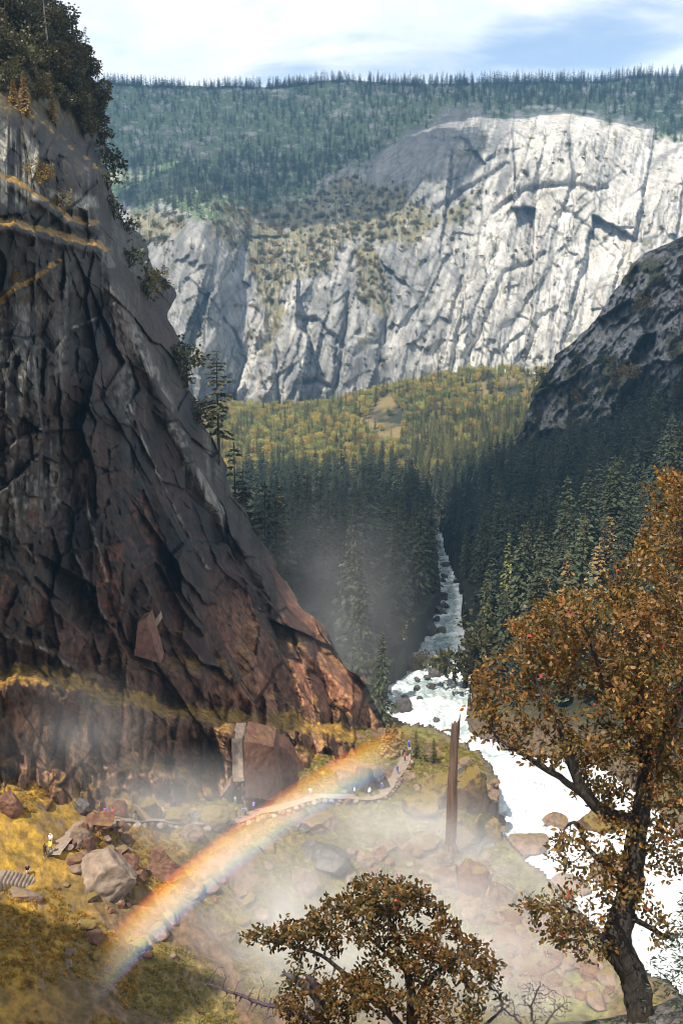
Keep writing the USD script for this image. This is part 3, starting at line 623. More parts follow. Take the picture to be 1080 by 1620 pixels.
# ------------------------------------------------------------------ plants: models
rng = np.random.default_rng(7)
def clump_mesh(base, direc, length, width, roll, tint, r):
    """Kite-shaped sprays: (n) bases, directions, lengths, widths; two triangles each."""
    n = len(base)
    d = direc / np.linalg.norm(direc, axis=1, keepdims=True)
    s = np.cross(d, r.normal(size=(n, 3)) * .35 + [0, 0, 1]); s /= np.maximum(np.linalg.norm(s, axis=1, keepdims=True), 1e-6)
    q = np.cross(s, d)
    cr, sr = np.cos(roll)[:, None], np.sin(roll)[:, None]
    s = s * cr + q * sr
    tip = base + d * length[:, None]; mid = base + d * (length * .45)[:, None]
    v = np.stack([base, mid + s * width[:, None], tip, mid - s * width[:, None]], 1).reshape(-1, 3)
    i = np.arange(n)[:, None] * 4
    f = np.vstack([i + [0, 1, 2], i + [0, 2, 3]])
    return v, f, np.repeat(tint, 4, 0)

def conifer_model(seed, H=30.0, R=4.2, bare=0.06, whorls=34, per=6, clumps=5, tint=(0.03, 0.042, 0.024), power=0.8, droop=0.35, gap=0.12, var=.3):
    r = np.random.default_rng(seed)
    bs, ds, ls, ws, tr = [], [], [], [], []
    for k in range(whorls):
        t = bare + (1 - bare) * (k + r.uniform(-.3, .3)) / whorls
        if t > .99: continue
        L0 = R * (1 - t) ** power * (0.35 + .65 * min(1, (t - bare) / .16 + .35)) + .18
        for j in range(per):
            if r.random() < gap: continue
            a = r.uniform(0, 2 * np.pi); L = L0 * r.uniform(.6, 1.15)
            up = .45 * (t - .55) - droop * .35
            for m in range(clumps):
                q = (m + r.uniform(.1, .9)) / clumps
                p = np.array([math.cos(a) * L * q, math.sin(a) * L * q, t * H + L * (up * q - droop * .5 * q * q)])
                aa = a + r.uniform(-.9, .9)
                bs.append(p); ds.append([math.cos(aa), math.sin(aa), up - droop * q + r.uniform(-.35, .15)])
                ls.append((.34 * L + .45) * r.uniform(.7, 1.2)); ws.append((.10 * L + .16) * r.uniform(.7, 1.3)); tr.append(r.uniform(1 - var, 1 + var))
    n = len(bs); tint = np.array(tint)[None, :] * np.array(tr)[:, None]
    bs.append([0, 0, H * .955]); ds.append([0, 0, 1]); ls.append(H * .05); ws.append(.16)
    tint = np.vstack([tint, tint[:1]])
    v, f, t = clump_mesh(np.array(bs), np.array(ds, float), np.array(ls), np.array(ws), r.uniform(-.7, .7, n + 1), tint, r)
    trunk = tube([[0, 0, -2.0], [0, 0, H * .3], [0.1, 0, H * .65], [0, 0, H * .97]], [H * .013, H * .0105, H * .006, H * .0015], 7)
    return trunk, (v, f, t)

def broad_model(seed, H=9.0, W=8.0, n=900, tint=(0.12, 0.09, 0.025), size=.55, var=.35, stems=5, low=.25):
    r = np.random.default_rng(seed)
    lobes = []
    for k in range(9):
        a, q = r.uniform(0, 2 * np.pi), r.uniform(.1, .9) ** .5
        lobes.append([math.cos(a) * W * .34 * q, math.sin(a) * W * .34 * q, H * r.uniform(low + .12, .82), W * r.uniform(.16, .27)])
    lobes = np.array(lobes); pick = r.integers(0, len(lobes), n)
    d = r.normal(size=(n, 3)); d /= np.linalg.norm(d, axis=1, keepdims=True)
    rad = lobes[pick, 3:] * r.uniform(.55, 1.08, (n, 1))
    p = lobes[pick, :3] + d * rad * [1, 1, .8]
    t = np.array(tint)[None, :] * r.uniform(1 - var, 1 + var, (n, 1)) * (1 + .25 * (r.random((len(lobes), 1))[pick] - .5))
    v, f, t = clump_mesh(p, d + r.normal(size=(n, 3)) * .8, r.uniform(.7, 1.4, n) * size, r.uniform(.28, .5, n) * size, r.uniform(-1.5, 1.5, n), t, r)
    parts = [tube([[0, 0, -.6], [.1, 0, H * low], [0, .1, H * .5]], [W * .035, W * .028, W * .015], 6)]
    for k in range(stems):
        l = lobes[k]; parts.append(tube([[0, 0, H * low * .8], l[:3] * [.5, .5, .75], l[:3]], [W * .02, W * .014, W * .004], 5))
    return join(parts), (v, f, t)

def plant(name, model, label, cat, loc, rz, sc, group, trunk_mat='bark_conifer', leaf='needles'):
    t = thing(name, label, cat, loc, rz, sc, group)
    obj('trunk', model[0], trunk_mat, t, smooth=True)
    obj('crown', model[1][:2], leaf, t, tint=model[1][2])
    return t

DARK = (0.046, 0.054, 0.024); GOLD = (0.30, 0.19, 0.065); OLIVE = (0.15, 0.145, 0.04); OCHRE = (0.36, 0.26, 0.055)  # GOLD is conifer foliage with sunlight painted into the tint
K_DARK = [conifer_model(11, R=4.4, tint=DARK), conifer_model(12, R=3.6, tint=DARK, power=.9, whorls=38), conifer_model(13, R=5.0, tint=(0.032, 0.044, 0.026), gap=.25), conifer_model(14, R=3.9, bare=.18, tint=DARK, droop=.5)]
K_GOLD = [conifer_model(21, R=4.6, tint=GOLD, whorls=40, per=8, clumps=9), conifer_model(22, R=5.2, tint=(0.27, 0.18, 0.065), whorls=38, per=8, clumps=9)]
K_OLIVE = [conifer_model(23, R=4.2, tint=OLIVE), conifer_model(24, R=3.7, tint=(0.07, 0.068, 0.022))]
K_PINE = [conifer_model(31, R=5.4, bare=.30, whorls=24, per=6, clumps=6, tint=(0.055, 0.05, 0.02), gap=.3, power=.6, droop=.2), conifer_model(32, R=4.6, bare=.2, whorls=24, per=5, clumps=6, tint=(0.045, 0.046, 0.02), gap=.35, power=.6, droop=.25)]
K_LOW = [conifer_model(41, H=24, R=4.6, whorls=14, per=6, clumps=3, tint=(0.028, 0.044, 0.026)), conifer_model(42, H=24, R=4.0, whorls=14, per=6, clumps=3, tint=(0.032, 0.046, 0.024), bare=.15), conifer_model(43, H=24, R=3.5, whorls=15, per=6, clumps=3, tint=(0.028, 0.042, 0.026))]
B_GOLD = [broad_model(51, tint=OCHRE), broad_model(52, tint=(0.30, 0.28, 0.07)), broad_model(53, tint=(0.19, 0.22, 0.065), W=7)]
B_DARK = [broad_model(54, tint=(0.05, 0.046, 0.017)), broad_model(55, tint=(0.075, 0.058, 0.018), W=7)]
SHRUB = [broad_model(56, H=3, W=4, n=260, size=.4, tint=(0.075, 0.06, 0.018), low=.02, stems=3), broad_model(57, H=3, W=4, n=260, size=.4, tint=(0.16, 0.10, 0.022), low=.02, stems=3), broad_model(58, H=3, W=4.5, n=260, size=.4, tint=(0.05, 0.055, 0.022), low=.02, stems=3)]

made = {}
def grow(key, models, k, name, label, cat, loc, rz, sc, group, trunk_mat='bark_conifer', leaf='needles'):
    """The first of a model is built with its parts, the others are copies of it."""
    if (key, k) not in made:
        made[key, k] = plant(name, models[k], label, cat, loc, rz, sc, group, trunk_mat, leaf)
        return made[key, k]
    return dup(made[key, k], loc, rz, sc, label, group, cat, name=name)

def mass(name, models, pts, idx, rot, sc, label, cat, trunk_mat='bark_conifer', leaf='needles'):
    pr = [[(m[0], trunk_mat, 'trunk', None), (m[1][:2], leaf, 'crown', m[1][2])] for m in models]
    return tag(instancer(name, pr, pts, idx, rot, sc), label, cat, kind='stuff')

def pix_of(p):
    x, y, z = p[..., 0], p[..., 1], p[..., 2] - CZ
    dep = y * math.cos(PITCH) - z * math.sin(PITCH); upv = y * math.sin(PITCH) + z * math.cos(PITCH)
    return 540 + F * x / dep, 810 - F * upv / dep

# ------------------------------------------------------------------ the forest on the valley floor
def jitter_grid(x0, x1, y0, y1, s, r):
    gx, gy = np.meshgrid(np.arange(x0, x1, s), np.arange(y0, y1, s))
    return gx.ravel() + r.uniform(-.45, .45, gx.size) * s, gy.ravel() + r.uniform(-.45, .45, gx.size) * s
tx, ty = jitter_grid(-150, 480, 225, 905, 8.2, rng)
tz = ground_z(tx, ty)
bl_, br_ = banks(ty); dr = np.maximum(bl_ - tx, tx - br_)
hgt = rng.uniform(18, 46, len(tx)) * np.where(tx > br_, .85, 1.0) * (.8 + .4 * meshkit.noise(np.stack([tx / 18, ty / 18, 0 * tx], -1), 77))
qx, qy = pix_of(np.stack([tx, ty, tz + hgt], -1))
bx_, by_ = pix_of(np.stack([tx, ty, tz], -1))
keep = (dr > 3.5) & (qx > 300) & (qx < 1180) & (bx_ > np.interp(by_, edge_py, edge_px) - 6) & ~((bx_ > 1080) & (ty < 240))
keep &= ~((ty < 258) & (tx < bl_) & (dr > 25)) & (rng.random(len(tx)) < .82)
tx, ty, tz, hgt = tx[keep], ty[keep], tz[keep], hgt[keep]
order = np.argsort(ty / hgt * (1 + 0 * ty)); tx, ty, tz, hgt = tx[order], ty[order], tz[order], hgt[order]
nI = 210
for i in range(nI):
    left = tx[i] < banks(ty[i])[0]
    lab = ('tall dark green conifer in the shaded forest left of the river' if left else 'dark green conifer on the shaded slope right of the river')
    grow('dark', K_DARK, i % 4, 'conifer', lab, 'conifer', (tx[i], ty[i], tz[i] - .5), float(rng.uniform(0, 360)), np.array([1.0, 1.0, 1.0]) * rng.uniform([.95, .95, 1], [1.35, 1.35, 1.0001]) * hgt[i] / 30, 'conifers left of the river' if left else 'conifers right of the river')
r_ = slice(nI, None)
nn = len(tx[r_]); s3 = (hgt[r_] / 30)[:, None] * np.stack([rng.uniform(.9, 1.4, nn)] * 2 + [np.ones(nn)], -1)
mass('conifer_forest', K_DARK, np.stack([tx[r_], ty[r_], tz[r_] - .5], -1), rng.integers(0, 4, nn), rng.uniform(0, 6.28, nn), s3, 'dark conifer forest filling the shaded valley floor', 'forest')

# the sunlit knoll under the wall: olive conifers and golden broad-leaved trees
kx, ky = jitter_grid(-160, 330, 905, 1330, 7.5, rng)
kz = ground_z(kx, ky); qx, qy = pix_of(np.stack([kx, ky, kz], -1))
shade = smoothstep(.45, .6, meshkit.fbm(np.stack([kx / 45, ky / 45, 0 * kx], -1), 3, 61))
scree = inpoly(qx, qy, [(610, 625), (640, 650), (640, 700), (600, 705), (560, 670)], 6) + inpoly(qx, qy, [(740, 600), (850, 590), (840, 640), (760, 635)], 6) * .8
keep = (qx > 330) & (qx < 1000) & (rng.random(len(kx)) > scree * .93) & (ky < 1310)
kx, ky, kz, shade, qx, qy = (a[keep] for a in (kx, ky, kz, shade, qx, qy))
con = rng.random(len(kx)) < .26 + .22 * shade * (ky < 1180) + .5 * (qx > 640) * (qy > 660) * (qx < 860)
o = np.argsort(ky)
ci = [i for i in o if con[i]][:70]; bi = [i for i in o if not con[i]][:240]
for i in ci:
    grow('olive', K_OLIVE, int(i) % 2, 'conifer', 'olive conifer among the golden trees of the sunlit knoll', 'conifer', (kx[i], ky[i], kz[i] - .5), float(rng.uniform(0, 360)), float(rng.uniform(.5, .9)), 'conifers on the sunlit knoll')
for i in bi:
    grow('gold', B_GOLD, int(i) % 3, 'oak_tree', 'golden broad-leaved tree on the sunlit knoll under the pale granite wall', 'tree', (kx[i], ky[i], kz[i] - .3), float(rng.uniform(0, 360)), float(rng.uniform(.95, 1.7)), 'golden trees on the sunlit knoll', 'bark_dark', 'leaves')
rest = np.array(sorted(set(range(len(kx))) - set(ci) - set(bi)))
rc = rest[con[rest]]; rb = rest[~con[rest]]
mass('knoll_conifers', K_OLIVE, np.stack([kx[rc], ky[rc], kz[rc] - .5], -1), rng.integers(0, 2, len(rc)), rng.uniform(0, 6.28, len(rc)), rng.uniform(.45, .85, len(rc)), 'olive conifers massed on the back of the sunlit knoll', 'forest')
mass('knoll_oaks', B_GOLD, np.stack([kx[rb], ky[rb], kz[rb] - .3], -1), rng.integers(0, 3, len(rb)), rng.uniform(0, 6.28, len(rb)), rng.uniform(.9, 1.6, len(rb)), 'golden broad-leaved trees massed on the upper knoll', 'forest', 'bark_dark', 'leaves')

# ------------------------------------------------------------------ trees on the far mountainside
def far_point(px, py):
    Y = far_Y(px, py)[0]; return P(px, py, Y)
n0 = 15000
ax = rng.uniform(150, 1200, n0); ay = rng.uniform(108, 480, n0)
vg, rp = far_fields(ax, ay)
rt_ = np.interp(ax, ridge_px, ridge_py)
dens = vg * (.34 + .3 * smoothstep(.45, .62, n3(ax, ay, 60, 26, 211, 4))) * smoothstep(.66, .55, n3(ax, ay, 22, 7, 177, 4))
band = smoothstep(170, 150, ay + 14 * (n3(ax, ay, 60, 20, 213) - .5) - 10 * smoothstep(500, 800, ax)) * smoothstep(440, 620, ax)
dens = np.maximum(dens, band * vg)
dens = np.maximum(dens, smoothstep(14, 3, ay - rt_) * .9)
lowband = inpoly(ax, ay, [(190, 240), (330, 250), (480, 235), (560, 250), (480, 320), (390, 350), (300, 335), (190, 330)], 10)
dens = np.maximum(dens, lowband * .75)
dens = np.maximum(dens, rp * .8)
ok = (rng.random(n0) < dens) & (ay > rt_ - 1)
ax, ay, rp, vg = ax[ok], ay[ok], rp[ok], vg[ok]
pt = far_point(ax, ay)
size = rng.uniform(.55, 1.1, len(ax)) * np.where(ay - rt_[ok] < 30, 1.15, 1.0) * np.where(rp > .5, .75, 1.0)
lit_ = rp > .5
i0 = np.where(~lit_)[0]; i1 = np.where(lit_)[0]
mass('mountain_forest', K_LOW, pt[i0] - [0, 0, 1], rng.integers(0, 3, len(i0)), rng.uniform(0, 6.28, len(i0)), size[i0][:, None] * np.array([1.35, 1.35, .95]), 'blue green conifers scattered over the far slope and ridge', 'forest')
isb = rng.random(len(i1)) < .45
j1 = i1[isb]; j2 = i1[~isb]
mass('bench_conifers', [conifer_model(44, H=24, R=3.4, whorls=12, per=4, clumps=2, tint=(0.05, 0.058, 0.022)), conifer_model(45, H=24, R=3.0, whorls=12, per=4, clumps=2, tint=(0.06, 0.062, 0.022))],
     pt[j2] - [0, 0, 1], rng.integers(0, 2, len(j2)), rng.uniform(0, 6.28, len(j2)), size[j2] * 1.1, 'small conifers on the bench that crosses the granite wall', 'forest')
mass('bench_shrubs', SHRUB, pt[j1] - [0, 0, .5], rng.integers(0, 3, len(j1)), rng.uniform(0, 6.28, len(j1)), rng.uniform(1.2, 3.2, len(j1)), 'low shrubs on the bench that crosses the granite wall', 'shrubs', 'bark_dark', 'leaves')
# the far ridge's own line of trees against the sky
rx = np.sort(rng.uniform(120, 1240, 900)); ry = np.interp(rx, ridge_px, ridge_py) + 5 * (n3(rx, rx * 0, 30, 1, 165, 4) - .5)
clumpy = smoothstep(.30, .55, n3(rx, rx * 0, 26, 1, 215, 3) + .12)
okr = rng.random(len(rx)) < clumpy; rx, ry = rx[okr], ry[okr]
rp3 = far_point(rx, ry + rng.uniform(0, 5, len(rx)))
mass('ridge_conifers', K_LOW, rp3 - [0, 0, 2], rng.integers(0, 3, len(rx)), rng.uniform(0, 6.28, len(rx)), np.stack([rng.uniform(1.1, 2.2, len(rx)), rng.uniform(1.1, 2.2, len(rx)), rng.uniform(.5, 1.5, len(rx))], -1), 'line of dark conifers along the crest of the far ridge', 'forest')
# trees and bushes clinging to the ledges of the wall
n0 = 2600
ax = rng.uniform(270, 1130, n0); ay = rng.uniform(200, 640, n0)
vg2, rp2 = far_fields(ax, ay)
ok = (vg2 < .3) & (rp2 < .3) & (rng.random(n0) < .75 * smoothstep(.57, .66, n3(ax, ay, 16, 22, 231, 4))) & (ay < 640) & (ax > np.interp(ay, edge_py, edge_px) + 4)
pw = far_point(ax[ok], ay[ok]) - [0, 0, 1.0]
kw = rng.random(len(pw)) < .45; ps, pc = pw[kw], pw[~kw]
mass('wall_shrubs', SHRUB, ps, rng.integers(0, 3, len(ps)), rng.uniform(0, 6.28, len(ps)), np.stack([rng.uniform(1.4, 3.6, len(ps)), rng.uniform(1.4, 3.6, len(ps)), rng.uniform(.9, 2.6, len(ps))], -1), 'dark shrubs clinging to cracks of the granite wall', 'shrubs', 'bark_dark', 'leaves')
mass('wall_conifers', K_LOW, pc, rng.integers(0, 3, len(pc)), rng.uniform(0, 6.28, len(pc)), rng.uniform(.3, .9, len(pc)), 'small dark conifers growing on ledges of the granite wall', 'forest')

# shrubs and trees on the spur
n0 = 900
ax = rng.uniform(800, 1180, n0); ay = rng.uniform(385, 760, n0)
e_ = np.interp(ay, sp_edge_py, sp_edge_px)
sd = smoothstep(.52, .60, n3(ax, ay, 26, 22, 195, 4)); low = smoothstep(640, 710, ay + .22 * (ax - 850))
ok = (ax > e_ + 5) & (rng.random(n0) < np.maximum(sd * .5, low * .9)); ax, ay, low = ax[ok], ay[ok], low[ok]
for k in range(len(ax)):
    p = P(ax[k], ay[k], float(spur_Y(ax[k], ay[k])[0]))
    if low[k] > .5 and k % 5: continue
    if low[k] > .5:
        grow('dark', K_DARK, k % 4, 'conifer', 'dark conifer at the foot of the dark granite spur', 'conifer', p - [0, 0, 2], float(rng.uniform(0, 360)), float(rng.uniform(.6, 1.0)), 'conifers on the granite spur')
    elif k % 2 == 0:
        grow('shrub', SHRUB, k % 3, 'shrub', 'dark shrub rooted in the rocks of the right hand granite spur', 'shrub', p - [0, 0, .5], float(rng.uniform(0, 360)), float(rng.uniform(1.4, 3.4)), 'shrubs on the granite spur', 'bark_dark', 'leaves')

# ------------------------------------------------------------------ single trees that stand out
def top_tree(key, models, k, name, label, cat, px, py, Y, wide=1.0, trunk_mat='bark_conifer', leaf='needles', H0=30.0, group=None):
    p = P(px, py, Y); g = float(ground_z(p[0], p[1])); h = p[2] - g
    return grow(key, models, k, name, label, cat, (p[0], p[1], g - .3), float(rng.uniform(0, 360)), (wide * h / H0, wide * h / H0, h / H0), group, trunk_mat, leaf)
top_tree('golden', K_GOLD, 0, 'conifer', 'small golden sunlit conifer with a sharp tip above the oak crown', 'conifer', 899, 869, 246, 1.0)
top_tree('golden', K_GOLD, 1, 'conifer', 'broad golden sunlit conifer behind the oak, right of the sharp tipped one', 'conifer', 948, 858, 240, 1.25)
top_tree('golden', K_GOLD, 0, 'conifer', 'yellow conifer nearest the right edge above the oak crown', 'conifer', 1003, 905, 222, 1.25)
top_tree('golden', K_GOLD, 1, 'conifer', 'tall golden conifer with a rounded tip behind the broad golden one', 'conifer', 964, 812, 262, 1.1)
top_tree('golden', K_GOLD, 0, 'conifer', 'low golden conifer whose tip just clears the left part of the oak crown', 'conifer', 862, 908, 240, 1.2)
top_tree('olivenear', K_OLIVE, 0, 'conifer', 'olive conifer beside the golden ones, its upper half in sun', 'conifer', 921, 812, 285, .95)
top_tree('olivenear', K_OLIVE, 1, 'conifer', 'half lit olive conifer between the river and the golden conifers', 'conifer', 836, 820, 292, .85)
top_tree('olivenear', K_OLIVE, 0, 'conifer', 'half lit olive conifer left of the two tall olive ones', 'conifer', 805, 838, 300, .85)
top_tree('olivenear', K_OLIVE, 1, 'conifer', 'dark olive conifer standing over the right river bank', 'conifer', 770, 900, 285, .9)
top_tree('olivenear', K_OLIVE, 0, 'conifer', 'olive conifer behind the oak crown at the right edge', 'conifer', 1035, 800, 275, 1.0)
top_tree('bankoak', B_DARK, 0, 'oak_tree', 'dark round crowned tree leaning over the right river bank', 'tree', 738, 968, 272, 1.1, 'bark_dark', 'leaves', 9.0)
top_tree('isle', B_GOLD, 1, 'oak_tree', 'small yellow green tree on the rock in midstream', 'tree', 693, 1034, 289, .75, 'bark_dark', 'leaves', 9.0)
top_tree('bankb', B_DARK, 1, 'oak_tree', 'bushy tree at the left river bank below the conifers', 'tree', 668, 1022, 292, 1.0, 'bark_dark', 'leaves', 9.0)

for k in range(40):                                              # bushes on the slope at the left bank
    px, py = rng.uniform(575, 690), rng.uniform(985, 1115)
    p = ground_hit(px, py, 225.0)
    if p[0] > banks(p[1])[0] - 2: continue
    grow('bankbush', B_DARK, k % 2, 'oak_tree', 'olive bush on the misty slope at the left river bank', 'bush', p - [0, 0, .4], float(rng.uniform(0, 360)), float(rng.uniform(.5, 1.1)), 'bushes on the left river bank', 'bark_dark', 'leaves')
def cliff_tree(key, models, k, name, label, cat, px, py, hpx, wide=1.0, back=0.0, trunk_mat='bark_conifer', leaf='needles', H0=30.0, group=None, sink=.8):
    Y = float(left_Y(px, py)[0]) + back; p = P(px, py, Y); h = hpx * Y / F * 1.02
    return grow(key, models, k, name, label, cat, p - [0, 0, sink], float(rng.uniform(0, 360)), (wide * h / H0, wide * h / H0, h / H0), group, trunk_mat, leaf)
cliff_tree('pine', K_PINE, 0, 'pine_tree', 'tall slender pine alone on the edge of the dark cliff', 'pine', 347, 744, 196, 1.0, 4)
cliff_tree('pine', K_PINE, 1, 'pine_tree', 'sparse thin pine against the sky at the top of the cliff', 'pine', 138, 118, 72, .8, 3)
cliff_tree('pine', K_PINE, 1, 'pine_tree', 'wind bent pine on the outer edge of the upper cliff', 'pine', 168, 262, 95, 1.1, 2)
cliff_tree('pine', K_PINE, 0, 'pine_tree', 'small dark pine jutting from the cliff edge half way down', 'pine', 262, 466, 50, 1.6, 3)
for k, (px, py, Y, h, lab) in enumerate([(386, 846, 262, 118, 'olive pine behind the cliff edge, right of the lone tall pine'), (420, 862, 268, 112, 'ochre tinged pine in front of the misty forest'), (437, 868, 272, 118, 'pine with a bare lower trunk in front of the misty forest'), (372, 812, 268, 120, 'slim pine close behind the lone tall pine')]):
    p = P(px, py, Y); g = min(p[2], float(ground_z(p[0], p[1])) + 6); hh = h * Y / F + (p[2] - g)
    grow('pine', K_PINE, k % 2, 'pine_tree', lab, 'pine', (p[0], p[1], g - 1), float(rng.uniform(0, 360)), (.9 * hh / 30, .9 * hh / 30, hh / 30), None)
tops = [(8, 60, 90, 1), (38, 70, 75, 0), (70, 60, 72, 1), (98, 66, 52, 0), (112, 95, 48, 1), (20, 120, 80, 0), (62, 112, 62, 1), (92, 112, 55, 0), (126, 128, 55, 1), (6, 150, 62, 0), (58, 142, 55, 1), (104, 150, 58, 0), (134, 168, 58, 1), (150, 190, 50, 0), (30, 40, 62, 1), (80, 150, 42, 0), (118, 190, 52, 1), (140, 215, 52, 0), (160, 225, 44, 1), (48, 90, 66, 0), (-10, 100, 80, 1), (86, 84, 60, 0)]
for k, (px, py, h, m) in enumerate(tops):
    cliff_tree('topdark', B_DARK, m, 'oak_tree', 'dark olive evergreen crowded on the top of the left cliff', 'tree', px, py, h * 1.1, 1.1, 2, 'bark_dark', 'leaves', 9.0, 'dark trees on top of the left cliff', 1.5)
more = np.random.default_rng(77); mt = 0
while mt < 60:
    px, py = more.uniform(-20, 160), more.uniform(0, 235)
    if not inpoly(np.array([px]), np.array([py]), [(-20, 0), (66, 10), (128, 85), (150, 160), (158, 235), (110, 212), (60, 172), (-20, 140)])[0]: continue
    mt += 1
    cliff_tree('topdark', B_DARK, mt % 2, 'oak_tree', 'dark olive evergreen crowded on the top of the left cliff', 'tree', px, py, more.uniform(34, 66), 1.15, 1, 'bark_dark', 'leaves', 9.0, 'dark trees on top of the left cliff', 1.0)
for px, py, h, wd, lab in [(40, 182, 66, .6, 'ochre conical tree at the brink of the left cliff, below the dead snag'), (84, 192, 58, .6, 'yellow conical tree at the brink, right of the ochre one'), (22, 165, 44, .8, 'orange bush behind the ochre tree on the cliff top'), (6, 70, 46, 1.0, 'rust orange bush at the left edge of the picture, on the cliff top'), (150, 205, 40, .9, 'olive yellow tree on the outer shoulder of the cliff top')]:
    cliff_tree('topgold', K_GOLD, 0, 'conifer', lab, 'tree', px, py, h, wd * 1.5, 0, sink=.5)
for k, (px, py, h, lab) in enumerate([(52, 288, 30, 'ochre shrub on the upper mossy ledge of the left cliff, left one'), (72, 280, 26, 'ochre shrub on the upper mossy ledge beside the first'), (95, 326, 34, 'yellow shrub under the ledge on the pale part of the cliff'), (20, 440, 22, 'yellow shrub on the mossy streak low on the left cliff'),
        (170, 300, 40, 'dark shrub hanging on the outer corner of the upper cliff'), (180, 345, 34, 'dark shrub on the shoulder below the upper corner'), (200, 365, 30, 'shrub on the cliff shoulder where the wall bends'), (232, 470, 46, 'dark bush in the cleft of the outer cliff edge'), (205, 420, 40, 'dark bush above the cleft of the outer cliff edge'), (295, 610, 56, 'dark tree in the gully beside the lone tall pine'), (285, 580, 50, 'dark tree above the gully beside the lone tall pine'), (312, 668, 40, 'dark bush at the foot of the gully'), (180, 270, 40, 'dark tree on the outer corner below the pine')]):
    cliff_tree('cliffshrub', SHRUB, (1 if 'ochre' in lab or 'yellow' in lab else (0 if k % 2 else 2)), 'shrub', lab, 'shrub', px, py, h, 1.0, 0, 'bark_dark', 'leaves', 3.0, None, .3)

# dead snag of a pine on the cliff top
def dead_conifer(name, label, base, H, r0, seed, nb, mat, lean=(0, 0)):
    r = np.random.default_rng(seed); t = thing(name, label, 'dead tree', base)
    zz = np.linspace(0, 1, 14); spine = np.stack([lean[0] * zz ** 1.3 + .02 * H * np.sin(zz * 5) * .3, lean[1] * zz, zz * H], -1)
    obj('trunk', tube(spine, r0 * (1 - .88 * zz), 8), mat, t, smooth=True)
    for k in range(nb):
        q = r.uniform(.25, .93); p = np.array([np.interp(q, zz, spine[:, i]) for i in range(3)]); a = r.uniform(0, 6.28); L = H * .17 * (1.2 - q) * r.uniform(.5, 1.2)
        e = p + [math.cos(a) * L, math.sin(a) * L, -L * r.uniform(.1, .7)]; m = (p + e) / 2 + [0, 0, L * .22]
        obj('branch', tube([p, m, e], [r0 * .25, r0 * .16, r0 * .05], 4), mat, t)
    return t
Y = float(left_Y(78, 120)[0]) - 3
dead_conifer('dead_pine', 'bare grey dead pine standing among the trees on the left cliff top', P(78, 122, Y), 132 * Y / F, .30, 3, 26, 'dead_wood', (-.5, 0))
Y = float(left_Y(62, 150)[0]) - 2
p0 = P(10, 70, Y); p1 = P(52, 108, Y)
tag(obj('fallen_branch', tube([p0, (p0 + p1) / 2 + [0, 0, .5], p1], [.1, .2, .28], 6), 'dead_wood', smooth=True), 'pale fallen branch slanting through the bushes on the cliff top', 'branch')
# ------------------------------------------------------------------ the trail with its kerb stones and stairs
trail_px = [(642, 1186), (640, 1207), (628, 1228), (612, 1247), (606, 1260), (585, 1268), (560, 1264), (530, 1264), (500, 1262), (478, 1270), (455, 1278), (430, 1285), (410, 1286), (392, 1296), (372, 1303), (345, 1307), (315, 1304), (285, 1304), (255, 1302), (225, 1301), (195, 1303), (170, 1302), (140, 1300), (120, 1312), (100, 1330), (88, 1348), (78, 1362)]
tp = np.array([ground_hit(a, b) for a, b in trail_px])
def resample(p, step):
    s = np.r_[0, np.cumsum(np.linalg.norm(np.diff(p, axis=0), axis=1))]
    q = np.arange(0, s[-1], step); return np.stack([np.interp(q, s, p[:, i]) for i in range(3)], 1)
tp = resample(tp, .8)
for _ in range(6): tp[1:-1] = .25 * tp[:-2] + .5 * tp[1:-1] + .25 * tp[2:]
tg = np.gradient(tp, axis=0); side = np.stack([tg[:, 1], -tg[:, 0], 0 * tg[:, 0]], -1); side /= np.linalg.norm(side, axis=1, keepdims=True)
down = np.where((side[:, 1:2] * -1 + side[:, 0:1] * .2) > 0, 1, -1) * side        # towards the river and the viewer
wid = 1.0 + .35 * n3(np.arange(len(tp)), np.zeros(len(tp)), 5, 1, 301, 2)
rows = []
for q, dz in ((-1.0, .25), (-.5, .2), (0, .18), (.5, .18), (1.0, .16), (1.05, -1.3)):
    rows.append(tp + side * (wid * q)[:, None] + [0, 0, dz + .15] + .06 * (rng.random((len(tp), 3)) - .5))
tv = np.stack(rows, 1)
trail = obj('trail', (np.concatenate([tv, tv[:, :1] - [0, 0, 1.5]], 1).reshape(-1, 3), grid_faces(len(tp), 7)), 'trail_dirt', smooth=True, tint=np.zeros((len(tp) * 7, 3)) + [.22, .165, .125])
tag(trail, kind='structure')

def rock_mesh(seed, sub=3, r=None, flat=(1, 1, 1), planes=13, rough=.11, cut=(.55, .9)):
    r = np.random.default_rng(seed); m = trimesh.creation.icosphere(sub); v = m.vertices.copy()
    for k in range(planes):
        n = r.normal(size=3); n /= np.linalg.norm(n); d = r.uniform(*cut)
        v -= np.maximum(0, v @ n - d)[:, None] * n
    v += m.vertices * (rough * (meshkit.fbm(v * 4.0 + seed, 5, seed) - .5) * 2)[:, None]
    return v * np.array(flat), m.faces
def stone(parent, loc, size, seed, mat, name='stone'):
    r = np.random.default_rng(seed); v, f = rock_mesh(seed, 1, planes=7); a = r.uniform(0, 6.28)
    v = v * size; R = np.array([[math.cos(a), -math.sin(a), 0], [math.sin(a), math.cos(a), 0], [0, 0, 1]])
    return obj(name, (v @ R.T + loc, f), mat, parent)
for k in range(3, len(tp) - 2, 2):
    s = rng.uniform(.35, .75)
    stone(trail, tp[k] + down[k] * (wid[k] + .1) + [0, 0, rng.uniform(-.25, .1)], np.array([s * 1.3, s, s * .8]), 400 + k, ['boulder_pale', 'boulder_tan', 'boulder_pale', 'boulder_rust'][k % 4 if k % 3 else 0])
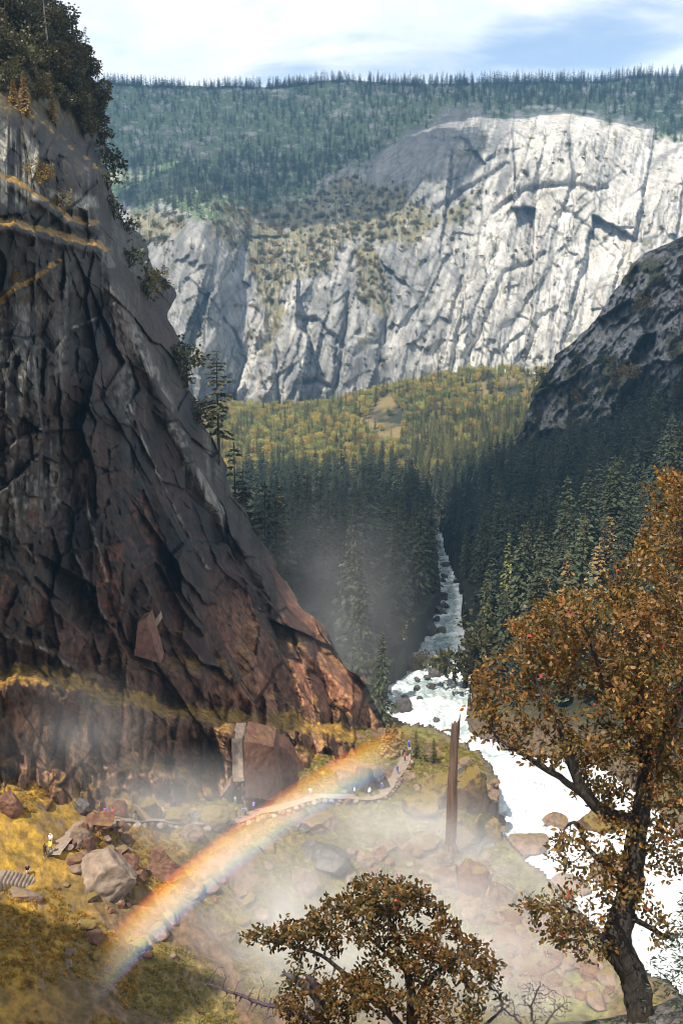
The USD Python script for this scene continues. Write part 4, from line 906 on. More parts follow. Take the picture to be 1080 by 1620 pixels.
# steps at the lower left, climbing towards the viewer
s0, s1 = ground_hit(2, 1398), ground_hit(60, 1392)
st_ = thing('stone_steps', 'flight of pale stone trail steps at the left edge beside the rounded slab', 'steps', s0)
for k in range(11):
    q = k / 10; p = (s1 - s0) * q
    b = rock_mesh(700 + k, 2, planes=0, rough=.03)[0]; bx = np.sign(b) * np.abs(b) ** .35 * [.42, 1.25, .75]
    obj('step', (bx + p + [0, 0, -.15 * k + .35], trimesh.creation.icosphere(2).faces), 'boulder_pale', st_)
w_ = rock_mesh(731, 3, flat=(3.2, 1.5, 1.6), planes=16)
obj('wall', (w_[0] + (s1 - s0) * .45 + [0, -1.6, -1.1], w_[1]), 'boulder_tan', st_, smooth=25)

# ------------------------------------------------------------------ boulders
def boulder(px, py, wpx, hpx, mat, label, seed, tilt=0.0, planes=12, on=None, name='boulder', deep=1.0, cut=(.55, .9), flat=1.0):
    """A rock whose foot stands at the photograph point (px, py)."""
    g = ground_hit(px, py) if on is None else on
    dist = math.hypot(g[1], g[2] - CZ) ; w = wpx * dist / F; h = hpx * dist / F * 1.05
    v, f = rock_mesh(seed, 4, planes=planes, cut=cut)
    lo, hi = v.min(0), v.max(0); v = (v - (lo + hi) / 2) / (hi - lo)
    c, s = math.cos(math.radians(tilt)), math.sin(math.radians(tilt))
    v = np.stack([v[:, 0] * c - v[:, 2] * s * flat, v[:, 1], v[:, 0] * s + v[:, 2] * c], 1)
    v = v * [w * .92, w * .75 * deep, h * 1.35]
    t = thing(name, label, 'boulder', g + [0, w * .3 * deep, h * .12])
    obj('rock', (v, f), mat, t, smooth=28)
    return t
BL = [
    (155, 1418, 105, 62, 'boulder_pale', 'large pale rounded granite slab tilted below the trail, beside the stone steps', 24, (.66, .93)),
    (8, 1290, 46, 34, 'boulder_rust', 'brown boulder at the left edge on the golden moss slope', 0, None), (40, 1213, 16, 12, 'boulder_wet', 'small grey rock on top of the golden moss mound', 0, None),
    (120, 1345, 46, 34, 'boulder_tan', 'jumbled tan boulder where the trail bends, above the hiker in yellow', 0, None), (152, 1318, 54, 30, 'boulder_rust', 'reddish brown boulder below the trail, right of the trail bend', 0, None),
    (133, 1330, 30, 34, 'boulder_rust', 'dark red boulder wedged between the tan boulder and the trail', 0, None), (140, 1356, 20, 36, 'boulder_rust', 'upright red slab under the boulder pile by the trail bend', 0, None),
    (130, 1290, 30, 24, 'boulder_wet', 'dark grey boulder with a pale edge at the foot of the moss mound', 0, None), (200, 1378, 38, 26, 'boulder_rust', 'angular brown boulder on the slope under the trail, left one of two', 0, None), (250, 1375, 42, 34, 'boulder_rust', 'angular brown boulder on the slope under the trail, right one of two', 0, None),
    (262, 1398, 70, 30, 'boulder_rust', 'wide low brown slab just left of the rainbow', 0, None), (302, 1332, 40, 24, 'boulder_tan', 'rounded tan boulder right under the trail wall', 0, None),
    (328, 1312, 74, 32, 'boulder_moss', 'large moss covered boulder behind the trail, right one of the pair', 0, (.7, .95)), (275, 1308, 52, 26, 'boulder_moss', 'moss covered boulder behind the trail, left one of the pair', 0, (.7, .95)),
    (212, 1300, 30, 26, 'boulder_moss', 'small mossy block at the cliff foot behind the trail', 0, None), (236, 1292, 40, 30, 'boulder_moss', 'mossy rock lying against the cliff foot', 0, None), (186, 1292, 34, 26, 'boulder_rust', 'brown rock at the cliff foot left of the mossy rocks', 0, None),
    (505, 1322, 66, 26, 'boulder_tan', 'long pinkish slab below the pale trail wall', 8, None), (478, 1320, 28, 14, 'boulder_wet', 'small dark rock tucked under the long pinkish slab', 0, None),
    (510, 1390, 90, 40, 'boulder_wet', 'broad dark boulder with a flat tan top, in the mist', 0, (.4, .7)), (482, 1420, 44, 44, 'boulder_tan', 'pink boulder in the mist below the broad dark boulder', 0, None),
    (560, 1362, 30, 22, 'boulder_tan', 'tan rock in the group left of the flat slab, first from the left', 0, None), (580, 1378, 36, 26, 'boulder_tan', 'tan rock in front of the group left of the flat slab', 0, None), (600, 1366, 30, 20, 'boulder_rust', 'reddish rock in the middle of the group left of the flat slab', 0, None),
    (632, 1352, 36, 26, 'boulder_tan', 'pale tan rock just left of the flat slab', 0, None), (672, 1350, 62, 20, 'boulder_tan', 'flat tan slab lying left of the dead snag', -10, None), (700, 1372, 30, 22, 'boulder_tan', 'tan boulder at the foot of the dead snag', 0, None),
    (706, 1405, 44, 40, 'boulder_tan', 'square tan boulder below the dead snag', 0, None), (744, 1420, 66, 48, 'boulder_rust', 'big orange topped boulder near the white water', 0, (.45, .8)), (790, 1448, 56, 46, 'boulder_tan', 'pointed triangular boulder at the edge of the talus', 0, (.35, .7)),
    (745, 1455, 50, 30, 'boulder_tan', 'brown boulder between the orange topped and the pointed one', 0, None), (600, 1250, 34, 40, 'boulder_wet', 'dark rock face above the bend of the trail', 0, None), (575, 1255, 36, 50, 'boulder_wet', 'steep blue grey slab left of the trail bend', 20, None),
    (548, 1250, 40, 44, 'boulder_wet', 'dark slab at the end of the cliff above the trail', 25, None), (700, 1282, 76, 66, 'boulder_moss', 'mossy outcrop on the green hill beside the landing', 0, (.6, .9)), (745, 1290, 60, 80, 'boulder_moss', 'large brown green outcrop right of the snag, dropping to the river', 0, (.6, .9)),
    (665, 1300, 60, 40, 'boulder_moss', 'low mossy outcrop on the green slope below the trail', 0, (.6, .9)), (770, 1335, 50, 46, 'boulder_moss', 'mossy rock at the water beside the green hill', 0, None), (760, 1392, 40, 30, 'boulder_tan', 'misty tan boulder on the shore above the orange topped one', 0, None)]
for k, (px, py, w, h, mat, lab, tl, cut) in enumerate(BL):
    boulder(px, py, w, h, mat, lab, 800 + k, tl, cut=cut or (.5, .88))
# boulders standing in the river: foot at the water
RB = [(838, 1362, 76, 36, 'boulder_tan', 'big flat topped tan boulder in the white water', (.4, .75)), (795, 1412, 56, 38, 'boulder_tan', 'grey brown boulder at the shore left of the flat topped one', None), (905, 1425, 70, 30, 'boulder_tan', 'low tan boulder in the white water behind the oak branches', None),
      (955, 1320, 84, 46, 'boulder_moss', 'mossy boulder on the far side of the white water behind the oak', None), (880, 1310, 46, 18, 'boulder_tan', 'rounded boulder drowned in foam between the oak limbs', None),
      (965, 1395, 70, 34, 'boulder_tan', 'tan boulder just left of the oak trunk in the foam', None),
      (703, 914, 13, 7, 'boulder_wet', 'dark rock in the farthest rapids', None), (701, 921, 10, 5, 'boulder_wet', 'small dark rock below the farthest rapids', None), (722, 922, 12, 6, 'boulder_wet', 'dark rock at the right bank of the upper rapids', None), (705, 896, 18, 7, 'boulder_wet', 'grey slab at the bend where the river leaves the trees', None),
      (700, 950, 20, 14, 'boulder_wet', 'brown boulder at the left bank, upper one of two', None), (704, 962, 18, 11, 'boulder_wet', 'brown boulder at the left bank, lower one of two', None), (697, 973, 24, 14, 'boulder_wet', 'dark boulder under the pair on the left bank', None), (691, 983, 12, 9, 'boulder_wet', 'round grey boulder between the bank boulders', None),
      (680, 1006, 28, 26, 'boulder_wet', 'tall grey boulder on the left bank beside midstream rock', None), (698, 1003, 17, 13, 'boulder_wet', 'dark dome shaped rock in midstream', None), (655, 1060, 40, 26, 'boulder_wet', 'wide pale grey boulder on the left bank under the bushes', None), (722, 1068, 8, 9, 'boulder_wet', 'small dark rock near the right bank', None),
      (690, 1072, 28, 14, 'boulder_wet', 'rock that carries the small tree in midstream', None), (676, 1076, 14, 7, 'boulder_wet', 'small rock left of the tree rock', None), (660, 1078, 12, 6, 'boulder_wet', 'flat rock in the foam left of the tree rock', None), (682, 1090, 18, 9, 'boulder_wet', 'dark rock in the foam below the tree rock', None), (659, 1092, 13, 7, 'boulder_wet', 'dark wedge in the foam, left of the rock below the tree', None),
      (635, 1128, 38, 22, 'boulder_wet', 'dark boulder at the left edge of the lower rapids', None), (690, 1142, 12, 6, 'boulder_wet', 'small brown rock in the broad white water', None), (678, 1154, 12, 6, 'boulder_wet', 'lone tan rock in the broad white water above the landing', None), (640, 1106, 14, 6, 'boulder_wet', 'low rock in the foam above the dark edge boulder', None), (664, 1108, 12, 5, 'boulder_wet', 'thin rock in the foam in the middle of the lower rapids', None)]
for k, (px, py, w, h, mat, lab, cut) in enumerate(RB):
    Y = water_Y(py); p = P(px, py, Y); p[2] = min(p[2], float(zw(Y))) + .2
    boulder(px, py, w, h, mat, lab, 900 + k, on=p, cut=cut or (.5, .88))
# talus: fallen rocks, copies of eight shapes
def scatter_rocks(n, poly, lo, hi, label, group, name, seed, mats):
    r = np.random.default_rng(seed); k = 0; bx = np.array(poly)
    while k < n:
        px, py = r.uniform(bx[:, 0].min(), bx[:, 0].max()), r.uniform(bx[:, 1].min(), bx[:, 1].max())
        if not inpoly(np.array([px]), np.array([py]), poly)[0]: continue
        g = ground_hit(px, py); s = r.uniform(lo, hi) ** 1.0 * r.uniform(.7, 1.1) * math.hypot(g[1], g[2] - CZ) / F / 1.5
        m = mats[k % len(mats)]; key = ('rock', m, k % 4); k += 1
        if key not in made:
            t = thing(name, label, 'rock', g, float(r.uniform(0, 360)), s, group)
            v, f = rock_mesh(600 + k, 3, planes=11, cut=(.45, .85), flat=(1, .85, .72)); obj('rock', (v, f), m, t, smooth=28); made[key] = t
        else:
            dup(made[key], g + [0, 0, .1 * s], float(r.uniform(0, 360)), s, label, group, 'rock', name=name)
scatter_rocks(170, [(740, 1440), (830, 1430), (920, 1490), (985, 1560), (980, 1600), (800, 1560), (760, 1500)], 9, 32, 'reddish fallen rock in the talus between the oaks and the white water', 'talus rocks by the white water', 'talus_rock', 5, ['boulder_rust', 'boulder_tan'])
scatter_rocks(34, [(540, 1335), (690, 1340), (740, 1380), (700, 1430), (560, 1410)], 10, 28, 'tan rock strewn over the misty slope below the dead snag', 'rocks below the snag', 'slope_rock', 6, ['boulder_tan', 'boulder_rust'])
scatter_rocks(26, [(110, 1300), (190, 1300), (210, 1360), (120, 1380)], 10, 26, 'reddish rock in the pile under the bend of the trail', 'rocks under the trail bend', 'slope_rock', 7, ['boulder_rust', 'boulder_tan'])
scatter_rocks(46, [(20, 1420), (330, 1340), (470, 1330), (420, 1480), (250, 1540), (60, 1540)], 9, 30, 'brown rock sunk in the golden moss of the lower slope', 'rocks on the moss slope', 'slope_rock', 8, ['boulder_rust', 'boulder_moss', 'boulder_tan'])
scatter_rocks(30, [(640, 1200), (760, 1240), (790, 1300), (700, 1330), (620, 1290)], 8, 18, 'small rock on the green hill around the dead snag', 'rocks on the green hill', 'slope_rock', 9, ['boulder_moss', 'boulder_tan'])
scatter_rocks(70, [(700, 1195), (745, 1205), (785, 1250), (800, 1300), (775, 1350), (815, 1400), (860, 1450), (840, 1460), (780, 1400), (745, 1350), (765, 1300), (750, 1255)], 8, 26, 'wet brown rock along the left shore of the white water', 'rocks on the shore', 'shore_rock', 10, ['boulder_tan', 'boulder_wet'])
# low plants on the slope
n0 = 60000
gx_, gy_ = rng.uniform(-62, 34, n0), rng.uniform(72, 205, n0)
gz_ = ground_z(gx_, gy_); bl2, _ = banks(gy_); ax, ay = pix_of(np.stack([gx_, gy_, gz_], -1)); fr = (ax > -60) & (ax < 850) & (ay < 1680); gx_, gy_, gz_, bl2 = gx_[fr], gy_[fr], gz_[fr], bl2[fr]
okp = (gx_ < bl2 - 2.5) & (meshkit.fbm(np.stack([gx_ / 9, gy_ / 9, 0 * gx_], -1), 4, 31) < .6)
dtr = cKDTree(tp).query(np.stack([gx_, gy_, gz_], -1))[0]; okp &= dtr > 1.8
gx_, gy_, gz_ = gx_[okp], gy_[okp], gz_[okp]
TUFT = [broad_model(71, H=.7, W=1.1, n=60, size=.22, tint=(0.27, 0.19, 0.04), low=.0, stems=1), broad_model(72, H=.6, W=1.3, n=60, size=.2, tint=(0.20, 0.18, 0.045), low=.0, stems=1), broad_model(73, H=.9, W=1.0, n=60, size=.22, tint=(0.40, 0.225, 0.032), low=.0, stems=1)]
kind = np.where(gx_ < -22, np.where(rng.random(len(gx_)) < .7, 2, 0), rng.integers(0, 2, len(gx_)))
mass('ground_plants', TUFT, np.stack([gx_, gy_, gz_ - .1], -1), kind, rng.uniform(0, 6.28, len(gx_)), rng.uniform(.22, .75, len(gx_)), 'golden moss tufts and low plants covering the slope below the trail', 'plants', 'bark_dark', 'leaves')
# young conifers at the landing
for k, (px, py, h, key, lab) in enumerate([(613, 1168, 24, 'golden', 'small orange lit conifer at the end of the cliff, left of two'), (624, 1170, 28, 'golden', 'taller orange lit conifer at the end of the cliff'), (636, 1172, 17, 'golden', 'lowest orange lit conifer at the end of the cliff'), (658, 1180, 26, 'olivenear', 'small green conifer behind the people on the landing, left one'),
                                           (668, 1186, 20, 'olivenear', 'bushy green conifer behind the people on the landing'), (686, 1188, 22, 'olivenear', 'small blue green conifer at the water side of the landing')]):
    Y = 190; p = P(px, py, Y); g = float(ground_z(p[0], p[1])); hh = h * Y / F * 1.1 + max(0, p[2] - g)
    grow(key, K_GOLD if key == 'golden' else K_OLIVE, k % 2, 'conifer', lab, 'conifer', (p[0], p[1], g), float(rng.uniform(0, 360)), (1.5 * hh / 30, 1.5 * hh / 30, hh / 30), None)

# the dead snag
g = ground_hit(711, 1352)
snag = thing('snag', 'tall broken reddish dead tree trunk standing on the slope before the river', 'dead tree', g)
dS = math.hypot(g[1], g[2] - CZ); hS = 192 * dS / F * 1.09
zz = np.linspace(-.03, 1, 40); q = np.arange(14) * 2 * np.pi / 14
spn = np.stack([.5 * zz + .1 * np.sin(zz * 7), 0 * zz, zz * hS], -1)
rad = np.interp(zz, [-.03, 0, .06, .3, .8, 1], [1.3, 1.15, .9, .82, .7, .66])
vv = np.stack([spn[:, None, 0] + rad[:, None] * np.cos(q) * (1 + .5 * (n3(q[None, :] * 5 + 0 * zz[:, None], zz[:, None] * 3, 1, 1, 501, 3) - .5)), rad[:, None] * np.sin(q) + 0 * zz[:, None], spn[:, None, 2] + 0 * q[None, :]], -1)
jag = np.array([1.8, .9, .2, -.4, .1, -.5, -.2, -.8, -.3, .1, -.5, -.1, .6, 1.5])
vv[-1, :, 2] += jag; vv[-2, :, 2] += jag * .5
sm_ = np.concatenate([vv, np.repeat(vv[-1:].mean(1, keepdims=True) - [0, 0, 1.6], 14, 1)], 0)
vS = sm_.reshape(-1, 3); iS = np.arange(41 * 14).reshape(41, 14); jS = np.roll(iS, -1, 1)
fS = np.vstack([np.stack([iS[:-1].ravel(), jS[:-1].ravel(), jS[1:].ravel()], 1), np.stack([iS[:-1].ravel(), jS[1:].ravel(), iS[1:].ravel()], 1)])
obj('trunk', (vS, fS), 'snag_wood', snag, smooth=50)
for k_ in range(7):                                               # roots spread at the foot, short stubs of broken limbs above
    a = k_ * .9 + .2; obj('root', tube([[.5 * math.cos(a), .5 * math.sin(a), 1.6], [1.3 * math.cos(a), 1.3 * math.sin(a), .5], [2.4 * math.cos(a), 2.4 * math.sin(a), -.3]], [.5, .4, .15], 6), 'snag_wood', snag, smooth=True)
for hz, L, a, dz in ((.30, .8, 3.3, .3), (.36, .7, .4, .1), (.5, .9, 3.0, .5), (.72, .8, 2.9, .3), (.86, 1.0, .2, .4), (.93, 2.6, math.pi, .2), (.66, 5.0, math.pi * 1.02, .9), (.55, 1.2, 0.1, .2), (.8, 1.0, .3, .3), (.42, .9, 2.8, .2)):
    b = np.array([.5 * hz, 0, hz * hS]); e = b + [math.cos(a) * L, math.sin(a) * L - .4, dz]
    obj('branch', tube([b, (b + e) / 2 + [0, 0, .25], e], [.3 if L < 3 else .2, .2 if L < 3 else .12, .05], 5), 'snag_wood', snag)

# tall pale block and red block standing against the lower cliff
def cliff_block(corners, back, thick, mat, label, seed):
    """A slab of rock standing before the cliff, seen face on between its photographed corners."""
    c = np.array(corners, float); Yc = np.array([float(left_Y(x, y)[0]) for x, y in c]); Yc = .5 * Yc + .5 * Yc.min() - back
    m = trimesh.creation.box([1, 1, 1]).subdivide().subdivide().subdivide(); v = m.vertices.copy(); r = v + .5
    top = c[0] * (1 - r[:, :1]) + c[1] * r[:, :1]; bot = c[3] * (1 - r[:, :1]) + c[2] * r[:, :1]
    q = bot * (1 - r[:, 2:]) + top * r[:, 2:]
    Y = (Yc[3] * (1 - r[:, 0]) + Yc[2] * r[:, 0]) * (1 - r[:, 2]) + (Yc[0] * (1 - r[:, 0]) + Yc[1] * r[:, 0]) * r[:, 2]
    w = P(q[:, 0], q[:, 1], Y) + np.stack([0 * r[:, 1], r[:, 1] * thick, 0 * r[:, 1]], -1)
    w += .35 * (np.stack([meshkit.fbm(w * .5 + s + seed, 3, seed + s) for s in (1, 2, 3)], -1) - .5)
    o = obj('cliff_block', (w, m.faces), mat, smooth=35)
    tag(o, label, 'rock')
cliff_block([(366, 1172), (384, 1170), (386, 1236), (368, 1238)], 1.2, 7, 'boulder_pale', 'tall narrow pale slab standing against the lower cliff', 3)
cliff_block([(385, 1172), (432, 1182), (446, 1268), (388, 1262)], 0.6, 8, 'boulder_rust', 'large red brown block right of the tall pale slab', 4)
cliff_block([(424, 1185), (452, 1196), (490, 1262), (440, 1268)], 0.4, 8, 'boulder_rust', 'sloping red block leaning right of the large red block', 6)
cliff_block([(352, 1256), (364, 1240), (370, 1248), (357, 1264)], 1.6, 3, 'boulder_tan', 'small tilted slab at the foot of the tall pale slab', 5)
cliff_block([(218, 985), (232, 978), (252, 1050), (212, 1036)], 1.5, 5, 'boulder_rust', 'red pointed flake of rock in the dark cliff above the ledge', 8)
cliff_block([(237, 990), (250, 974), (252, 985), (240, 1004)], 1.8, 3, 'boulder_pale', 'pale chip of rock beside the red pointed flake', 9)

# ------------------------------------------------------------------ hikers
plain('skin', (0.42, 0.25, 0.17), 0.6, 0.05, 5.0, 0.0); plain('hair', (0.05, 0.035, 0.025), 0.7, 0.2, 30.0, 0.0)
CLOTH = {'white': (.75, .75, .74), 'black': (.02, .02, .022), 'yellow': (.75, .5, .05), 'blue': (.05, .14, .5), 'navy': (.03, .05, .14), 'green': (.06, .28, .22), 'red': (.5, .05, .05), 'pink': (.65, .22, .3), 'purple': (.2, .12, .42), 'grey': (.2, .2, .21), 'khaki': (.32, .25, .15), 'sky': (.15, .38, .6)}
for k, v in CLOTH.items(): plain('cloth_' + k, v, 0.85, 0.08, 20.0, 0.1)
def hull_chain(pts):
    out = []
    for (a, ra), (b, rb) in pts:
        s = []
        for p, r_ in ((a, ra), (b, rb)): s.append(manifold3d.Manifold.sphere(r_, 12).translate([float(x) for x in p]))
        out.append(manifold3d.Manifold.batch_hull(s))
    return manifold3d.Manifold.batch_boolean(out, manifold3d.OpType.Add)
def person(label, loc, face, shirt, trousers, pose='stand', pack=None, seed=0, hat=None):
    r = np.random.default_rng(seed); st = {'stand': .09, 'walk': .26, 'crouch': .2}[pose]
    hip = .92 if pose != 'crouch' else .52; V = lambda *a: np.array(a, float)
    lean = .05 if pose == 'stand' else .12
    J = {'neck': V(0, lean + .02, hip + .53), 'head': V(0, lean + .04, hip + .68), 'chest': V(0, lean, hip + .36), 'pelvis': V(0, 0, hip)}
    for s in (-1, 1):
        k = s * st
        J['hip', s] = V(.1 * s, 0, hip - .04); J['knee', s] = V(.1 * s, k * .6 + (.3 if pose == 'crouch' else .06), .48 if pose != 'crouch' else .42)
        J['ank', s] = V(.1 * s, k - (.06 if k < 0 else 0), .08); J['toe', s] = J['ank', s] + V(.02 * s, .17, -.045)
        J['sh', s] = V(.19 * s, lean, hip + .47); J['el', s] = V(.25 * s, lean - k * .6 + .02, hip + .2); J['wr', s] = V(.24 * s, lean - k + .16, hip + .02)
    body, arms, legs = [], [], []
    body += [((J['neck'] - V(0, 0, .04), .055), (J['head'] - V(0, 0, .05), .055)), ((J['head'] + V(0, -.01, .02), .095), (J['head'] + V(0, .02, -.05), .07)), ((J['head'] + V(0, .09, -.01), .014), (J['head'] + V(0, .105, -.03), .018))]
    for s in (-1, 1):
        body += [((J['head'] + V(.088 * s, 0, .01), .018), (J['head'] + V(.09 * s, 0, -.03), .014)), ((J['sh', s], .052), (J['el', s], .04)), ((J['el', s], .04), (J['wr', s], .028))]
        h = (J['wr', s] - J['el', s]); h /= np.linalg.norm(h); palm = J['wr', s] + h * .07
        body += [((J['wr', s], .028), (palm, .03))]
        for f_ in range(4):
            o = V(0, (f_ - 1.5) * .019, 0); L = (.075, .09, .085, .065)[f_]
            a = palm + o; b = a + h * L * .55; c_ = b + (h + V(-.6 * s, 0, 0)) * L * .45
            body += [((a, .010), (b, .009)), ((b, .009), (c_, .008))]
        body += [((J['wr', s] + h * .03, .012), (J['wr', s] + h * .08 + V(-.02 * s, .045, 0), .010))]
        body += [((J['hip', s], .085), (J['knee', s], .058)), ((J['knee', s], .056), (J['ank', s], .04)), ((J['ank', s] - V(0, .03, .02), .045), (J['toe', s], .035))]
    body += [((J['pelvis'] - V(.07, 0, 0), .1), (J['chest'] - V(.08, 0, 0), .11)), ((J['pelvis'] + V(.07, 0, 0), .1), (J['chest'] + V(.08, 0, 0), .11)), ((J['sh', -1], .055), (J['sh', 1], .055)), ((J['chest'], .11), (J['neck'], .055)), ((J['pelvis'] - V(.07, 0, 0), .1), (J['pelvis'] + V(.07, 0, 0), .1))]
    t = thing('person', label, 'person', loc, face)
    obj('body', hull_chain(body), 'skin', t, smooth=50)
    top = [((J['pelvis'] - V(.07, 0, -.04), .115), (J['chest'] - V(.085, 0, 0), .125)), ((J['pelvis'] + V(.07, 0, .04), .115), (J['chest'] + V(.085, 0, 0), .125)), ((J['sh', -1], .07), (J['sh', 1], .07)), ((J['chest'] - V(.08, 0, 0), .12), (J['sh', -1], .07)), ((J['chest'] + V(.08, 0, 0), .12), (J['sh', 1], .07)), ((J['pelvis'] - V(.07, 0, -.04), .115), (J['pelvis'] + V(.07, 0, .04), .115)), ((J['chest'] - V(.08, 0, 0), .12), (J['chest'] + V(.08, 0, 0), .12))]
    for s in (-1, 1): top += [((J['sh', s], .066), ((J['sh', s] * .35 + J['el', s] * .65), .056))]
    obj('shirt', hull_chain(top), 'cloth_' + shirt, t, smooth=50)
    bot = [((J['pelvis'] - V(.07, 0, 0), .112), (J['pelvis'] + V(.07, 0, 0), .112))]
    for s in (-1, 1): bot += [((J['hip', s], .1), (J['knee', s], .072)), ((J['knee', s], .07), (J['knee', s] * .3 + J['ank', s] * .7, .058))]
    obj('trousers', hull_chain(bot), 'cloth_' + trousers, t, smooth=50)
    obj('hair', hull_chain([((J['head'] + V(0, -.025, .045), .092), (J['head'] + V(0, -.045, -.02), .075))]), 'cloth_' + hat if hat else 'hair', t, smooth=50)
    if pack: obj('backpack', hull_chain([((J['chest'] + V(-.07, -.2, .1), .1), (J['pelvis'] + V(-.07, -.17, .12), .11)), ((J['chest'] + V(.07, -.2, .1), .1), (J['pelvis'] + V(.07, -.17, .12), .11)), ((J['chest'] + V(-.07, -.2, .1), .1), (J['chest'] + V(.07, -.2, .1), .1)), ((J['pelvis'] + V(-.07, -.17, .12), .11), (J['pelvis'] + V(.07, -.17, .12), .11))]), 'cloth_' + pack, t, smooth=50)
tree_tp = cKDTree(tp[:, :2])
PEOPLE = [(78, 1333, 'white', 'khaki', 'stand', 'white', 'hiker in white with a pale pack above the hiker in yellow'), (69, 1356, 'black', 'black', 'stand', None, 'hiker all in black left of the hiker in yellow'), (80, 1355, 'yellow', 'grey', 'walk', None, 'hiker in a yellow shirt standing at the top of the pale slab'), (44, 1386, 'black', 'khaki', 'crouch', None, 'crouching hiker in black beside the stone steps'),
    (163, 1295, 'blue', 'navy', 'walk', 'red', 'hiker in blue with a red pack where the trail enters the boulders'), (178, 1296, 'red', 'grey', 'stand', None, 'hiker in dull red right of the hiker with the red pack'), (214, 1302, 'black', 'grey', 'walk', 'navy', 'hiker in black with a dark pack on the left part of the level trail'), (258, 1299, 'khaki', 'khaki', 'stand', None, 'hiker in khaki half lost in mist left of the mossy boulders'),
    (283, 1302, 'sky', 'khaki', 'walk', None, 'hiker in pale blue in front of the left mossy boulder'), (298, 1303, 'black', 'navy', 'walk', 'black', 'hiker in black between two hikers in blue'), (309, 1302, 'blue', 'grey', 'walk', None, 'hiker in blue in front of the right mossy boulder'), (362, 1303, 'green', 'khaki', 'walk', None, 'hiker in green on the trail before the red block'), (368, 1292, 'black', 'black', 'stand', None, 'hiker in black behind the hiker in green'),
    (372, 1275, 'grey', 'grey', 'stand', None, 'hiker in grey at the foot of the small tilted slab'), (383, 1291, 'navy', 'khaki', 'stand', 'purple', 'hiker in navy with a purple pack in the group under the red block'), (388, 1293, 'grey', 'navy', 'stand', None, 'hiker in grey in the middle of the group under the red block'), (396, 1285, 'purple', 'navy', 'walk', None, 'hiker in purple at the right of the group under the red block'), (394, 1273, 'pink', 'grey', 'stand', None, 'hiker in pink at the back of the group under the red block'),
    (491, 1264, 'white', 'grey', 'walk', None, 'lone hiker in white where the pale trail wall begins'), (560, 1262, 'white', 'navy', 'stand', None, 'hiker in white before the steep blue grey slab'), (584, 1264, 'white', 'khaki', 'walk', 'white', 'hiker in white with a pack just before the trail bend'), (604, 1252, 'blue', 'navy', 'walk', 'navy', 'hiker in blue climbing at the trail bend'), (608, 1247, 'white', 'red', 'walk', None, 'hiker in white and red at the trail bend'),
    (628, 1229, 'navy', 'blue', 'walk', None, 'hiker in navy between the trail bend and the landing'), (640, 1208, 'red', 'navy', 'stand', None, 'hiker in red on the landing'), (632, 1200, 'grey', 'khaki', 'stand', None, 'hiker in grey at the left side of the landing'), (646, 1187, 'blue', 'blue', 'stand', 'blue', 'hiker in bright blue at the far end of the landing, left one'), (655, 1189, 'blue', 'navy', 'walk', None, 'hiker in bright blue at the far end of the landing, right one')]
for k, (px, py, sh, trs, pose, pk, lab) in enumerate(PEOPLE):
    p = ground_hit(px, py); d_, i_ = tree_tp.query(p[:2])
    if d_ < 2.2:
        off = p[:2] - tp[i_, :2]; p[:2] = tp[i_, :2] + off * min(1, .7 / max(d_, 1e-3)); p[2] = tp[i_, 2] + .32
    dirv = tg[i_]; face = math.degrees(math.atan2(-dirv[0], dirv[1])) + (180 if k % 3 else 0) + rng.uniform(-30, 30)
    person(lab, p, float(face), sh, trs, pose, pk, k, 'white' if k in (0, 7, 20) else None)

# ------------------------------------------------------------------ foreground ledge and oaks
lpy = np.linspace(1545, 2300, 150); lpx = np.linspace(-250, 1420, 260)
def ledge_edge(px): return np.interp(px, [-250, 300, 560, 700, 790, 900, 1000, 1080, 1180, 1420], [1820, 1800, 1740, 1690, 1632, 1618, 1606, 1576, 1540, 1480])
LPX = np.repeat(lpx[None, :], 150, 0); t_ = np.linspace(0, 1, 150)[:, None]
LE = ledge_edge(lpx) + 9 * (n3(lpx, lpx * 0, 40, 1, 601, 4) - .5)
LPY = LE[None, :] + (2500 - LE[None, :]) * t_
Yl = (9.8 - 6.2 * t_ ** .8) + .5 * (n3(LPX, LPY, 60, 60, 603, 5) - .5) - .12 * facets(LPX / 50, LPY / 35, 605, 1.3)[0]
top = P(LPX, LPY, Yl)
drop = [top[0] + [0, 1.2, -1.2], top[0] + [0, 1.5, -12], top[0] + [0, 4, -95]]
lg = np.concatenate([np.stack(drop[::-1]), top], 0)
mo = smoothstep(.48, .62, n3(LPX, LPY, 26, 20, 607, 5))
lc_ = lerp3(np.zeros(LPX.shape + (3,)) + [.10, .09, .085], (.10, .095, .03), mo)
tint_mat('ledge_rock', 9.0, 0.55, rough=0.9, bump=0.8, bdist=0.05)
tag(obj('ledge', (lg.reshape(-1, 3), grid_faces(153, 260)), 'ledge_rock', smooth=True, tint=np.concatenate([np.repeat(lc_[:1], 3, 0), lc_], 0).reshape(-1, 3)), kind='structure')

